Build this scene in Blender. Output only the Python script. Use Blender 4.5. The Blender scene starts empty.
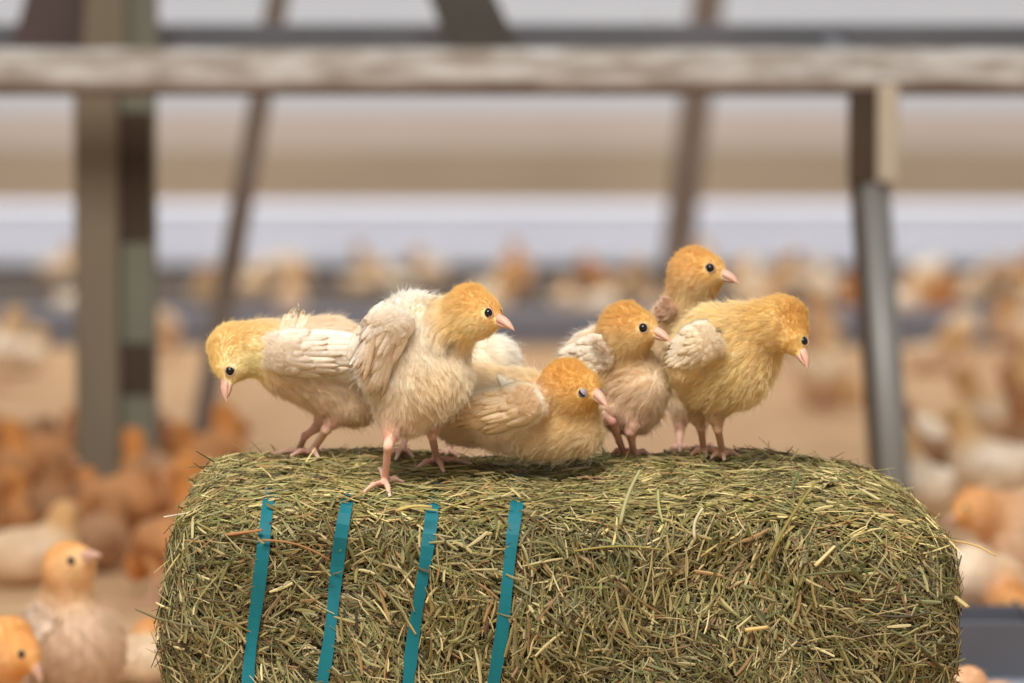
import bpy, math
import numpy as np
from mathutils import Vector, kdtree

rng = np.random.default_rng(7)
sc = bpy.context.scene
COL = bpy.context.scene.collection

# ------------------------------------------------------------------ camera
FPX = 4267.0
CAM = np.array([0.0, 0.0, 0.55])
PITCH = math.atan(269.5 / FPX)
FWD = np.array([0, math.cos(PITCH), -math.sin(PITCH)])
UPV = np.array([0, math.sin(PITCH), math.cos(PITCH)])
RGT = np.array([1.0, 0, 0])
cd = bpy.data.cameras.new('camera')
cd.lens = 150.0; cd.sensor_width = 36.0
cd.clip_start = 0.05; cd.clip_end = 100
cd.dof.use_dof = True; cd.dof.focus_distance = 3.0; cd.dof.aperture_fstop = 4.8
cam = bpy.data.objects.new('camera', cd); COL.objects.link(cam)
cam.location = CAM; cam.rotation_euler = (math.pi/2 - PITCH, 0, 0)
sc.camera = cam

# ------------------------------------------------------------------ world, lights, exposure
w = bpy.data.worlds.new('world'); sc.world = w; w.use_nodes = True
w.node_tree.nodes['Background'].inputs[0].default_value = (0.97, 0.98, 1.0, 1)
w.node_tree.nodes['Background'].inputs[1].default_value = 0.52

def area(name, loc, target, sx, sy, power, col=(1, 1, 1)):
    l = bpy.data.lights.new(name, 'AREA'); l.shape = 'RECTANGLE'
    l.size = sx; l.size_y = sy; l.energy = power; l.color = col
    o = bpy.data.objects.new(name, l); COL.objects.link(o)
    o.location = loc
    o.rotation_euler = (Vector(target) - Vector(loc)).to_track_quat('-Z', 'Y').to_euler()
    return o
area('roof_light_near', (-0.45, 1.35, 2.6), (0.0, 3.1, 0.2), 1.3, 1.3, 118, (1.0, 0.98, 0.95))
area('roof_light_far', (0.0, 10.0, 3.6), (0.0, 10.5, 0.0), 8.0, 6.0, 245, (1.0, 0.98, 0.96))

sc.view_settings.view_transform = 'Standard'
sc.view_settings.look = 'None'
sc.view_settings.exposure = 0.0
sc.view_settings.gamma = 1.0
sc.view_settings.use_curve_mapping = False

# ------------------------------------------------------------------ helpers
def P(px, py, Y):
    d = FWD + (px - 512.0) / FPX * RGT - (py - 341.5) / FPX * UPV
    return CAM + d * (Y / d[1])

def lin(c):
    c = np.asarray(c, float) / 255.0
    return np.where(c <= 0.04045, c / 12.92, ((c + 0.055) / 1.055) ** 2.4)

def nrm(v):
    v = np.asarray(v, float)
    return v / np.maximum(np.linalg.norm(v, axis=-1, keepdims=True), 1e-9)

def tag(o, label=None, cat=None, group=None, kind=None):
    if label: o['label'] = label
    if cat: o['category'] = cat
    if group: o['group'] = group
    if kind: o['kind'] = kind
    return o

def mesh_obj(name, V, F, mat, parent=None, cols=None, smooth=True, origin=None, uvw=None):
    me = bpy.data.meshes.new(name)
    V = np.asarray(V, float)
    if origin is not None:
        V = V - np.asarray(origin)
    F = np.asarray(F) if not isinstance(F, list) or len({len(f) for f in F}) == 1 else F
    if isinstance(F, np.ndarray):
        k = F.shape[1]; n = len(F)
        me.vertices.add(len(V)); me.vertices.foreach_set('co', V.astype(np.float32).ravel())
        me.loops.add(n * k); me.loops.foreach_set('vertex_index', F.astype(np.int32).ravel())
        me.polygons.add(n); me.polygons.foreach_set('loop_start', np.arange(0, n * k, k, dtype=np.int32))
        me.update(calc_edges=True)
    else:
        me.from_pydata(V.tolist(), [], F); me.update()
    me.polygons.foreach_set('use_smooth', np.full(len(me.polygons), bool(smooth)))
    if cols is not None:
        a = me.color_attributes.new('col', 'FLOAT_COLOR', 'POINT')
        c4 = np.ones((len(V), 4), np.float32); c4[:, :3] = cols
        a.data.foreach_set('color', c4.ravel())
    if mat: me.materials.append(mat)
    o = bpy.data.objects.new(name, me); COL.objects.link(o)
    if origin is not None: o.location = origin
    if parent is not None:
        o.parent = parent
        if origin is None:
            o.matrix_parent_inverse = parent.matrix_basis.inverted()
    return o

def child(name, V, F, mat, parent, cols=None, smooth=True):
    """a part given in world coordinates, stored in its parent's space"""
    o = mesh_obj(name, np.asarray(V) - np.array(parent.location), F, mat, None, cols, smooth)
    o.parent = parent
    return o

class MB:
    def __init__(s): s.V = []; s.F = []; s.n = 0
    def add(s, V, F):
        s.V.append(np.asarray(V, float)); s.F += [tuple(int(i) + s.n for i in f) for f in F]; s.n += len(V); return s
    def box(s, c, h, rz=0.0, M=None, bev=0.0):
        c = np.array(c, float); h = np.array(h, float)
        if bev <= 0:
            v = np.array([[x, y, z] for x in (-1, 1) for y in (-1, 1) for z in (-1, 1)], float) * h
            f = [(0, 1, 3, 2), (4, 6, 7, 5), (0, 4, 5, 1), (2, 3, 7, 6), (0, 2, 6, 4), (1, 5, 7, 3)]
        else:
            v = []; idx = {}
            for x in (-1, 1):
                for y in (-1, 1):
                    for z in (-1, 1):
                        for a in range(3):
                            q = np.array([x, y, z], float) * (h - bev); q[a] = (x, y, z)[a] * h[a]
                            idx[(x, y, z, a)] = len(v); v.append(q)
            v = np.array(v); f = []
            for a in range(3):
                b, c2 = [(1, 2), (2, 0), (0, 1)][a]
                for sgn in (-1, 1):
                    q = []
                    for (sb, s2) in ((-1, -1), (1, -1), (1, 1), (-1, 1)):
                        k = [0, 0, 0]; k[a] = sgn; k[b] = sb; k[c2] = s2
                        q.append(idx[(*k, a)])
                    f.append(tuple(q if sgn > 0 else q[::-1]))
            for a in range(3):
                b, c2 = [(1, 2), (2, 0), (0, 1)][a]
                for sb in (-1, 1):
                    for s2 in (-1, 1):
                        q = []
                        for sa, ax in ((-1, b), (1, b), (1, c2), (-1, c2)):
                            k = [0, 0, 0]; k[a] = sa; k[b] = sb; k[c2] = s2
                            q.append(idx[(*k, ax)])
                        f.append(tuple(q if sb * s2 < 0 else q[::-1]))
            for x in (-1, 1):
                for y in (-1, 1):
                    for z in (-1, 1):
                        q = [idx[(x, y, z, a)] for a in range(3)]
                        f.append(tuple(q if x * y * z > 0 else q[::-1]))
        if M is not None: v = v @ np.asarray(M).T
        elif rz:
            cz, sz = math.cos(rz), math.sin(rz)
            v = v @ np.array([[cz, -sz, 0], [sz, cz, 0], [0, 0, 1]]).T
        return s.add(v + c, f)
    def beam(s, a, b, wx, wy, bev=0.002):
        """rectangular bar from a to b; wx, wy half sizes"""
        a = np.array(a, float); b = np.array(b, float)
        z = nrm(b - a); ref = np.array([0, 1.0, 0]) if abs(z[1]) < .9 else np.array([0, 0, 1.0])
        x = nrm(np.cross(ref, z)); y = np.cross(z, x)
        return s.box((a + b) / 2, (wx, wy, np.linalg.norm(b - a) / 2), M=np.stack([x, y, z], 1), bev=bev)
    def tube(s, pts, rad, n=16, cap=True):
        V, F = tube(pts, rad, n, cap)
        return s.add(V, F)
    def build(s, name, mat, parent=None, smooth=False, origin=None):
        V = np.concatenate(s.V)
        if parent is not None: return child(name, V, s.F, mat, parent, None, smooth)
        return mesh_obj(name, V, s.F, mat, None, None, smooth, origin)

def tube(pts, rad, n=12, cap=True, flat=1.0, up=None):
    pts = np.asarray(pts, float); m = len(pts)
    rad = np.full(m, rad) if np.isscalar(rad) else np.asarray(rad, float)
    t = nrm(np.gradient(pts, axis=0))
    ref = np.array(up if up is not None else (0, 0, 1.0), float)
    if up is None and abs(np.dot(t[0], ref)) > .9: ref = np.array([0, 1.0, 0])
    V = []
    for i in range(m):
        x = nrm(np.cross(t[i], ref)); y = np.cross(x, t[i])
        ref = y
        for k in range(n):
            a = 2 * math.pi * k / n
            V.append(pts[i] + rad[i] * (math.cos(a) * x + flat * math.sin(a) * y))
    F = [(i * n + k, i * n + (k + 1) % n, (i + 1) * n + (k + 1) % n, (i + 1) * n + k) for i in range(m - 1) for k in range(n)]
    if cap:
        V.append(pts[0]); V.append(pts[-1]); a, b = m * n, m * n + 1
        F += [(a, (k + 1) % n, k) for k in range(n)] + [(b, (m - 1) * n + k, (m - 1) * n + (k + 1) % n) for k in range(n)]
    return np.array(V), F

# ------------------------------------------------------------------ materials
def newmat(name):
    m = bpy.data.materials.new(name); m.use_nodes = True
    nt = m.node_tree; nt.nodes.clear()
    out = nt.nodes.new('ShaderNodeOutputMaterial')
    return m, nt, out

def simple(name, rgb, rough=.6, metal=0.0, noise=None, amt=.25, rgb2=None, bump=0.0, spec=.4, scale2=None):
    m, nt, out = newmat(name)
    b = nt.nodes.new('ShaderNodeBsdfPrincipled')
    b.inputs['Roughness'].default_value = rough; b.inputs['Metallic'].default_value = metal
    b.inputs['Specular IOR Level'].default_value = spec
    c = (*lin(rgb), 1)
    b.inputs['Base Color'].default_value = c
    if noise:
        tc = nt.nodes.new('ShaderNodeTexCoord')
        n = nt.nodes.new('ShaderNodeTexNoise'); n.inputs['Scale'].default_value = noise; n.inputs['Detail'].default_value = 6
        mp = nt.nodes.new('ShaderNodeMapping')
        if scale2: mp.inputs['Scale'].default_value = scale2
        nt.links.new(tc.outputs['Object'], mp.inputs['Vector']); nt.links.new(mp.outputs['Vector'], n.inputs['Vector'])
        r = nt.nodes.new('ShaderNodeValToRGB')
        r.color_ramp.elements[0].position = .5 - amt; r.color_ramp.elements[1].position = .5 + amt
        r.color_ramp.elements[0].color = (*lin(rgb2 if rgb2 else np.array(rgb) * .75), 1)
        r.color_ramp.elements[1].color = c
        nt.links.new(n.outputs['Fac'], r.inputs['Fac']); nt.links.new(r.outputs['Color'], b.inputs['Base Color'])
        if bump:
            bp = nt.nodes.new('ShaderNodeBump'); bp.inputs['Strength'].default_value = bump; bp.inputs['Distance'].default_value = .002
            nt.links.new(n.outputs['Fac'], bp.inputs['Height']); nt.links.new(bp.outputs['Normal'], b.inputs['Normal'])
    nt.links.new(b.outputs[0], out.inputs[0])
    return m

def attr_mat(name, rough=.8, trans=0.0, sss=0.0, spec=.2, noise=0, namt=.15, sheen=0.0):
    m, nt, out = newmat(name)
    at = nt.nodes.new('ShaderNodeAttribute'); at.attribute_name = 'col'
    col = at.outputs['Color']
    if noise:
        tc = nt.nodes.new('ShaderNodeTexCoord')
        n = nt.nodes.new('ShaderNodeTexNoise'); n.inputs['Scale'].default_value = noise
        nt.links.new(tc.outputs['Object'], n.inputs['Vector'])
        mr = nt.nodes.new('ShaderNodeMapRange'); mr.inputs['To Min'].default_value = 1 - namt; mr.inputs['To Max'].default_value = 1 + namt
        nt.links.new(n.outputs['Fac'], mr.inputs['Value'])
        vm = nt.nodes.new('ShaderNodeVectorMath'); vm.operation = 'SCALE'
        nt.links.new(col, vm.inputs[0]); nt.links.new(mr.outputs[0], vm.inputs['Scale']); col = vm.outputs[0]
    b = nt.nodes.new('ShaderNodeBsdfPrincipled')
    b.inputs['Roughness'].default_value = rough; b.inputs['Specular IOR Level'].default_value = spec
    b.inputs['Sheen Weight'].default_value = sheen
    if sss:
        b.inputs['Subsurface Weight'].default_value = sss; b.inputs['Subsurface Radius'].default_value = (.004, .0015, .001)
        b.inputs['Subsurface Scale'].default_value = 1.0
    nt.links.new(col, b.inputs['Base Color'])
    sh = b.outputs[0]
    if trans:
        t = nt.nodes.new('ShaderNodeBsdfTranslucent'); nt.links.new(col, t.inputs['Color'])
        mx = nt.nodes.new('ShaderNodeMixShader'); mx.inputs[0].default_value = trans
        nt.links.new(sh, mx.inputs[1]); nt.links.new(t.outputs[0], mx.inputs[2]); sh = mx.outputs[0]
    nt.links.new(sh, out.inputs[0])
    return m

M_BODY = attr_mat('chick_body', .75, sss=.25, spec=.25, noise=260, namt=.12)
M_DOWN = attr_mat('chick_down', .9, trans=.42, spec=.05)
M_VANE = attr_mat('feather_vane', .7, trans=.3, spec=.15)
M_CROWD = attr_mat('crowd_chick', .9, spec=.1, noise=60, namt=.3)
M_HAY = attr_mat('hay_stalk', .6, trans=.15, spec=.3)
M_EYE = simple('eye_black', (10, 9, 10), .12, spec=.45)
M_BEAK = simple('beak_horn', (216, 174, 148), .4, noise=260, amt=.3, rgb2=(190, 142, 120), spec=.4)
M_LID = simple('eyelid_skin', (186, 150, 124), .7)
M_LIDGREY = simple('eyelid_grey', (150, 138, 146), .5)
M_CORE = simple('hay_core', (92, 82, 50), .95, noise=70, amt=.3, rgb2=(48, 42, 26), bump=.6, spec=.1)
M_STRAP = simple('teal_strap', (14, 112, 120), .6, noise=90, amt=.4, rgb2=(8, 90, 100), spec=.25, scale2=(1, 1, .1))

# ------------------------------------------------------------------ implicit surfaces
def cone_d(p, a, b, ra, rb):
    ba = b - a; L2 = float(ba @ ba) + 1e-12
    t = np.clip(((p - a) @ ba) / L2, 0, 1)
    return np.linalg.norm(p - (a + t[..., None] * ba), axis=-1) - (ra + (rb - ra) * t)

class Field:
    def __init__(s): s.pr = []
    def cone(s, a, b, ra, rb, col, dl, k=.012, comb=None, skin=False):
        a = np.array(a, float); b = np.array(b, float)
        if comb is None: comb = nrm(b - a) if np.linalg.norm(b - a) > 1e-6 else np.array([0, 0, -1.0])
        s.pr.append(dict(a=a, b=b, ra=ra, rb=rb, col=lin(col), dl=dl, k=k, comb=nrm(comb), skin=skin))
    def ds(s, p): return np.stack([cone_d(p, q['a'], q['b'], q['ra'], q['rb']) for q in s.pr])
    def __call__(s, p):
        d = None
        for q in s.pr:
            e = cone_d(p, q['a'], q['b'], q['ra'], q['rb'])
            if d is None: d = e; continue
            k = q['k']; h = np.clip(.5 + .5 * (d - e) / k, 0, 1)
            d = d * (1 - h) + e * h - k * h * (1 - h)
        return d
    def grad(s, p, e=3e-4):
        g = np.stack([s(p + e * ax) - s(p - e * ax) for ax in np.eye(3)], -1)
        return nrm(g)
    def bounds(s, m=.01):
        lo = np.min([np.minimum(q['a'] - q['ra'], q['b'] - q['rb']) for q in s.pr], 0) - m
        hi = np.max([np.maximum(q['a'] + q['ra'], q['b'] + q['rb']) for q in s.pr], 0) + m
        return lo, hi
    def blend(s, p, sig=.005):
        D = s.ds(p); W = np.exp(-(D - D.min(0)) / sig); W /= W.sum(0)
        col = np.einsum('in,ic->nc', W, np.array([q['col'] for q in s.pr]))
        dl = W.T @ np.array([q['dl'] for q in s.pr])
        cm = np.einsum('in,ic->nc', W, np.array([q['comb'] for q in s.pr]))
        sk = W.T @ np.array([float(q['skin']) for q in s.pr])
        return col, dl, cm, sk

def surfnet(f, lo, hi, h, proj=2):
    ax = [np.arange(lo[i], hi[i] + h, h) for i in range(3)]
    nx, ny, nz = map(len, ax)
    V = np.empty((nx, ny, nz), np.float32)
    YY, ZZ = np.meshgrid(ax[1], ax[2], indexing='ij')
    for i in range(nx):
        p = np.stack([np.full(YY.shape, ax[0][i]), YY, ZZ], -1).reshape(-1, 3)
        V[i] = f(p).reshape(ny, nz)
    S = V < 0
    cor = [(i, j, k) for i in (0, 1) for j in (0, 1) for k in (0, 1)]
    sl = lambda A, c: A[c[0]:nx - 1 + c[0], c[1]:ny - 1 + c[1], c[2]:nz - 1 + c[2]]
    cnt = sum(sl(S, c).astype(np.int8) for c in cor)
    act = (cnt > 0) & (cnt < 8)
    I = np.argwhere(act)
    idx = -np.ones(act.shape, np.int64); idx[act] = np.arange(len(I))
    acc = np.zeros((len(I), 3)); n = np.zeros(len(I))
    for a in cor:
        for d in range(3):
            if a[d]: continue
            b = list(a); b[d] = 1
            va = V[I[:, 0] + a[0], I[:, 1] + a[1], I[:, 2] + a[2]]
            vb = V[I[:, 0] + b[0], I[:, 1] + b[1], I[:, 2] + b[2]]
            m = (va < 0) != (vb < 0)
            t = np.where(m, va / np.where(m, va - vb, 1), 0)
            q = np.array(a, float)[None].repeat(len(I), 0); q[:, d] += t
            acc[m] += q[m]; n[m] += 1
    pts = (I + acc / n[:, None]) * h + np.array([ax[0][0], ax[1][0], ax[2][0]])
    Fs = []
    for d in range(3):
        u, v = [(1, 2), (2, 0), (0, 1)][d]
        A = S[tuple(slice(0, -1) if i == d else slice(1, -1) for i in range(3))]
        B = S[tuple(slice(1, None) if i == d else slice(1, -1) for i in range(3))]
        E = np.argwhere(A != B)
        if not len(E): continue
        fl = A[E[:, 0], E[:, 1], E[:, 2]]
        base = E.copy(); base[:, u] += 1; base[:, v] += 1
        def g(du, dv):
            q = base.copy(); q[:, u] -= du; q[:, v] -= dv
            return idx[q[:, 0], q[:, 1], q[:, 2]]
        Q = np.stack([g(1, 1), g(0, 1), g(0, 0), g(1, 0)], 1)
        Q = np.where(fl[:, None], Q, Q[:, ::-1])
        Fs.append(Q)
    F = np.concatenate(Fs); F = F[(F >= 0).all(1)]
    for _ in range(proj):
        e = 3e-4
        g = np.stack([f(pts + e * a) - f(pts - e * a) for a in np.eye(3)], -1) / (2 * e)
        d = f(pts); gn = np.maximum((g * g).sum(1), .25)
        st = -(d / gn)[:, None] * g
        L = np.linalg.norm(st, axis=1, keepdims=True); st *= np.minimum(1, .6 * h / np.maximum(L, 1e-9))
        pts = pts + st
    return pts, F

def curves_obj(name, pts, rad, cols, mat, parent):
    """pts (n,k,3) world coordinates, rad (n,k), cols (n,3)"""
    n, k, _ = pts.shape
    hc = bpy.data.hair_curves.new(name)
    hc.add_curves([k] * n)
    off = np.array(parent.location)
    hc.attributes['position'].data.foreach_set('vector', (pts - off).astype(np.float32).ravel())
    ra = hc.attributes.get('radius') or hc.attributes.new('radius', 'FLOAT', 'POINT')
    ra.data.foreach_set('value', rad.astype(np.float32).ravel())
    ca = hc.attributes.new('col', 'FLOAT_COLOR', 'CURVE')
    c4 = np.ones((n, 4), np.float32); c4[:, :3] = cols
    ca.data.foreach_set('color', c4.ravel())
    hc.materials.append(mat)
    o = bpy.data.objects.new(name, hc); COL.objects.link(o); o.parent = parent
    return o

# ------------------------------------------------------------------ chick builder (detailed)
SKIN = (220, 172, 148)

def sample_faces(V, F, n, wt):
    T = np.concatenate([F[:, [0, 1, 2]], F[:, [0, 2, 3]]])
    a, b, c = V[T[:, 0]], V[T[:, 1]], V[T[:, 2]]
    ar = np.linalg.norm(np.cross(b - a, c - a), axis=1) * wt[T].mean(1)
    if ar.sum() <= 0: return np.zeros((0, 3))
    i = rng.choice(len(T), n, p=ar / ar.sum())
    r1 = np.sqrt(rng.random(n)); r2 = rng.random(n)
    return a[i] * (1 - r1)[:, None] + b[i] * (r1 * (1 - r2))[:, None] + c[i] * (r1 * r2)[:, None]

def ray_hit(field, px, py, h, Y0, Y1):
    """where the pixel's line of sight meets the surface lifted by h (else the closest approach)"""
    px = np.asarray(px, float); py = np.asarray(py, float)
    d = nrm(FWD + ((px - 512) / FPX)[..., None] * RGT - ((py - 341.5) / FPX)[..., None] * UPV)
    t = Y0 / d[..., 1]; best = t.copy(); bd = np.full(t.shape, 9.0); done = np.zeros(t.shape, bool)
    for _ in range(60):
        p = CAM + d * t[..., None]
        v = field(p) - h
        up = v < bd
        best = np.where(up & ~done, t, best); bd = np.where(up & ~done, v, bd)
        done |= v < 2e-4
        t = np.where(done, t, t + np.maximum(v * .8, 5e-4))
        if done.all(): break
    return CAM + d * best[..., None]

def beak_parts(root, base, tip, up, parent, s=1.0, gape=0.0, open_l=None):
    f = nrm(tip - base); L = np.linalg.norm(tip - base)
    side = nrm(np.cross(f, up)); u = np.cross(side, f)
    hw, hh = .0039 * s, .0041 * s
    for nm, sg in (('upper_beak', 1), ('lower_beak', -1)):
        n = 12; V = []; F = []
        LL = L if sg > 0 else L * .80
        T = np.linspace(-.5, 1, 11)
        for t in T:
            tt = max(t, 0)
            sh = (1 - tt ** 1.9) if sg > 0 else (1 - tt ** 1.9)
            c = base + f * LL * t
            if sg > 0: c = c + u * (-.0018 * s * tt ** 2.2 + .0004)
            else: c = c - u * (.0005 + gape * tt)
            for k in range(n):
                a = math.pi * 2 * k / n
                x = math.cos(a) * hw * (sh ** .8 + .02) * (1 if sg > 0 else .88)
                y = math.sin(a)
                y = (y * hh * 1.15 if y > 0 else y * hh * .12) if sg > 0 else (y * hh * .10 if y > 0 else y * hh * .72)
                y *= (sh + .04)
                V.append(c + side * x + u * y)
        m = len(T)
        F = [(i * n + k, i * n + (k + 1) % n, (i + 1) * n + (k + 1) % n, (i + 1) * n + k) for i in range(m - 1) for k in range(n)]
        V.append(base + f * LL * 1.01 + (u * -.0018 * s if sg > 0 else -u * (.0006 + gape)))
        V.append(base - f * LL * .5)
        F += [(m * n, (m - 1) * n + k, (m - 1) * n + (k + 1) % n) for k in range(n)]
        F += [(m * n + 1, (k + 1) % n, k) for k in range(n)]
        F = [tuple(q) for q in F]
        b = child(nm, np.array(V), F, M_BEAK, parent)
        if sg < 0:                       # dark line where the two halves meet
            for q in (-1, 1):
                tl = np.linspace(-.25, .8, 7)
                pp = np.array([base + f * L * a - u * .0001 + side * q * hw * ((1 - max(a, 0) ** 1.8) ** .8 * .97 + .01) for a in tl])
                gV, gF = tube(pp, .0004 * s, 6)
                child('mouth_line', gV, gF, M_GAPE, b)
        if sg > 0:                       # nostril
            for q in (-1, 1):
                c = base + f * L * .16 + side * hw * .80 * q + u * hh * .42
                sV, sF = tube([c - f * .0009, c, c + f * .0009], [.0002, .00045, .0002], 8)
                child('nostril', sV, sF, M_NOST, b)

M_GAPE = simple('mouth_line_skin', (158, 104, 86), .6)
M_NOST = simple('nostril_dark', (70, 40, 36), .7)

def sphere(c, r, nu=20, nv=12, ax=None, cut=None):
    V = []; F = []
    for j in range(nv + 1):
        th = math.pi * j / nv
        for i in range(nu):
            ph = 2 * math.pi * i / nu
            V.append([math.sin(th) * math.cos(ph), math.sin(th) * math.sin(ph), math.cos(th)])
    V = np.array(V) * r
    for j in range(nv):
        for i in range(nu):
            F.append((j * nu + i, (j + 1) * nu + i, (j + 1) * nu + (i + 1) % nu, j * nu + (i + 1) % nu))
    if ax is not None: V = V @ np.asarray(ax).T
    return V + np.asarray(c), F

def eye_parts(E, nv, f, parent, r=.0031, sleepy=0.0):
    """eyeball sunk in the head with a fleshy lid ring; nv outward, f towards the beak"""
    nv = nrm(nv); f = nrm(f - nv * (f @ nv)); u = np.cross(nv, f)
    if u[2] < 0: u = -u
    c = E - nv * r * .38
    V, F = sphere(c, r)
    eb = child('eye', V, F, M_EYE, parent)
    a = np.linspace(0, 2 * math.pi, 25)[:-1]
    ry = 1.0 if not sleepy else .8
    ring = E + nv * r * .02 + (np.cos(a)[:, None] * f * 1.05 + np.sin(a)[:, None] * u * ry) * r * 1.02
    V, F = tube_closed(ring, r * .13, 8)
    child('eyelid', V, F, M_LID if not sleepy else M_LIDGREY, parent)
    if sleepy:
        # drooping upper and raised lower lid: shells a touch larger than the eyeball leaving a slit
        V, F = sphere(c, r * 1.07, 24, 16, np.stack([f, nv, u], 1))
        loc = (V - c) @ np.stack([f, nv, u], 1) / r
        keep = []
        for q in F:
            z = loc[list(q), 2].mean() + .35 * loc[list(q), 0].mean()
            if z > .22 or z < -.30: keep.append(q)
        child('eyelid', V, keep, M_LIDGREY, parent)

def tube_closed(pts, r, n=8):
    m = len(pts); t = nrm(np.roll(pts, -1, 0) - np.roll(pts, 1, 0))
    cen = pts.mean(0); V = []
    for i in range(m):
        x = nrm(pts[i] - cen); y = np.cross(t[i], x)
        for k in range(n):
            a = 2 * math.pi * k / n
            V.append(pts[i] + r * (math.cos(a) * x + math.sin(a) * y))
    F = [(i * n + k, ((i + 1) % m) * n + k, ((i + 1) % m) * n + (k + 1) % n, i * n + (k + 1) % n) for i in range(m) for k in range(n)]
    return np.array(V), F

def down(field, V, F, N, avoid, tints, parent, wildness=1.0, lenk=1.0, radk=1.0):
    col, dl, cm, sk = field.blend(V)
    wt = np.where(dl < .005, 1.7, 1.0) * (dl > .0012)
    R = sample_faces(V, F, N, wt)
    for (c, r) in avoid:
        R = R[np.linalg.norm(R - c, axis=1) > r]
    n = len(R)
    col, dl, cm, sk = field.blend(R)
    nr = field.grad(R)
    cm = cm + np.array([0, 0, -.18])
    ct = nrm(cm - nr * (cm * nr).sum(1)[:, None])
    col = apply_tints(R, col, tints)
    ncl = max(20, n // 18)
    kd = kdtree.KDTree(ncl)
    seeds = rng.choice(n, ncl, replace=False)
    for i, sidx in enumerate(seeds): kd.insert(R[sidx], i)
    kd.balance()
    asg = np.array([kd.find(p)[1] for p in R])
    # low-frequency ruffling shared by a clump
    cj = rng.normal(0, .12 * wildness, (ncl, 3)); clen = rng.uniform(.8, 1.2, ncl); cbr = rng.normal(1, .055, ncl)
    soft = np.clip(dl / .008, .15, 1.1)
    L = dl * lenk * rng.uniform(.65, 1.15, n) * clen[asg]
    fly = rng.random(n) < .04
    L = np.where(fly, L * 1.3, L)
    d = nrm(ct * .9 + cj[asg] * soft[:, None] + rng.normal(0, .10, (n, 3)) + nr * np.where(fly, .75, .12)[:, None])
    t = np.linspace(0, 1, 5)[None, :, None]
    lift = nr * (.62 + .35 * (1 - soft) + .15 * rng.normal(size=n))[:, None]
    base = R[:, None] - nr[:, None] * .0006
    pts = base + L[:, None, None] * (lift[:, None] * (t - .55 * t ** 2) + d[:, None] * (.35 * t + .55 * t ** 2))
    sR = R[seeds][asg]; sn = nr[seeds][asg]; sd = nrm(ct[seeds] * .9 + cj)[asg]
    sL = (dl * lenk)[seeds][asg] * clen[asg]
    ctip = sR + sL[:, None] * (sn * .32 + sd * .9)
    amt = np.where(fly, .05, rng.uniform(.12, .42, n) * soft)[:, None, None] * t ** 1.6
    pts = pts * (1 - amt) + ctip[:, None] * amt
    rad = np.linspace(1, .25, 5)[None] * (.00012 * radk * (.7 + .3 * soft) * rng.uniform(.7, 1.2, n))[:, None]
    c = col * ((1 + (cbr[asg] - 1) * soft) * rng.normal(1, .05, n))[:, None]
    return pts, rad, np.clip(c, 0, 1)

def apply_tints(p, col, tints):
    col = col.copy()
    for (c, r, tc, s) in tints:
        d = np.linalg.norm(p - c, axis=1) / r
        w_ = (np.clip(1 - d, 0, 1) ** .7 * s)[:, None]
        col = col * (1 - w_) + lin(tc) * w_
    return col

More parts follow.
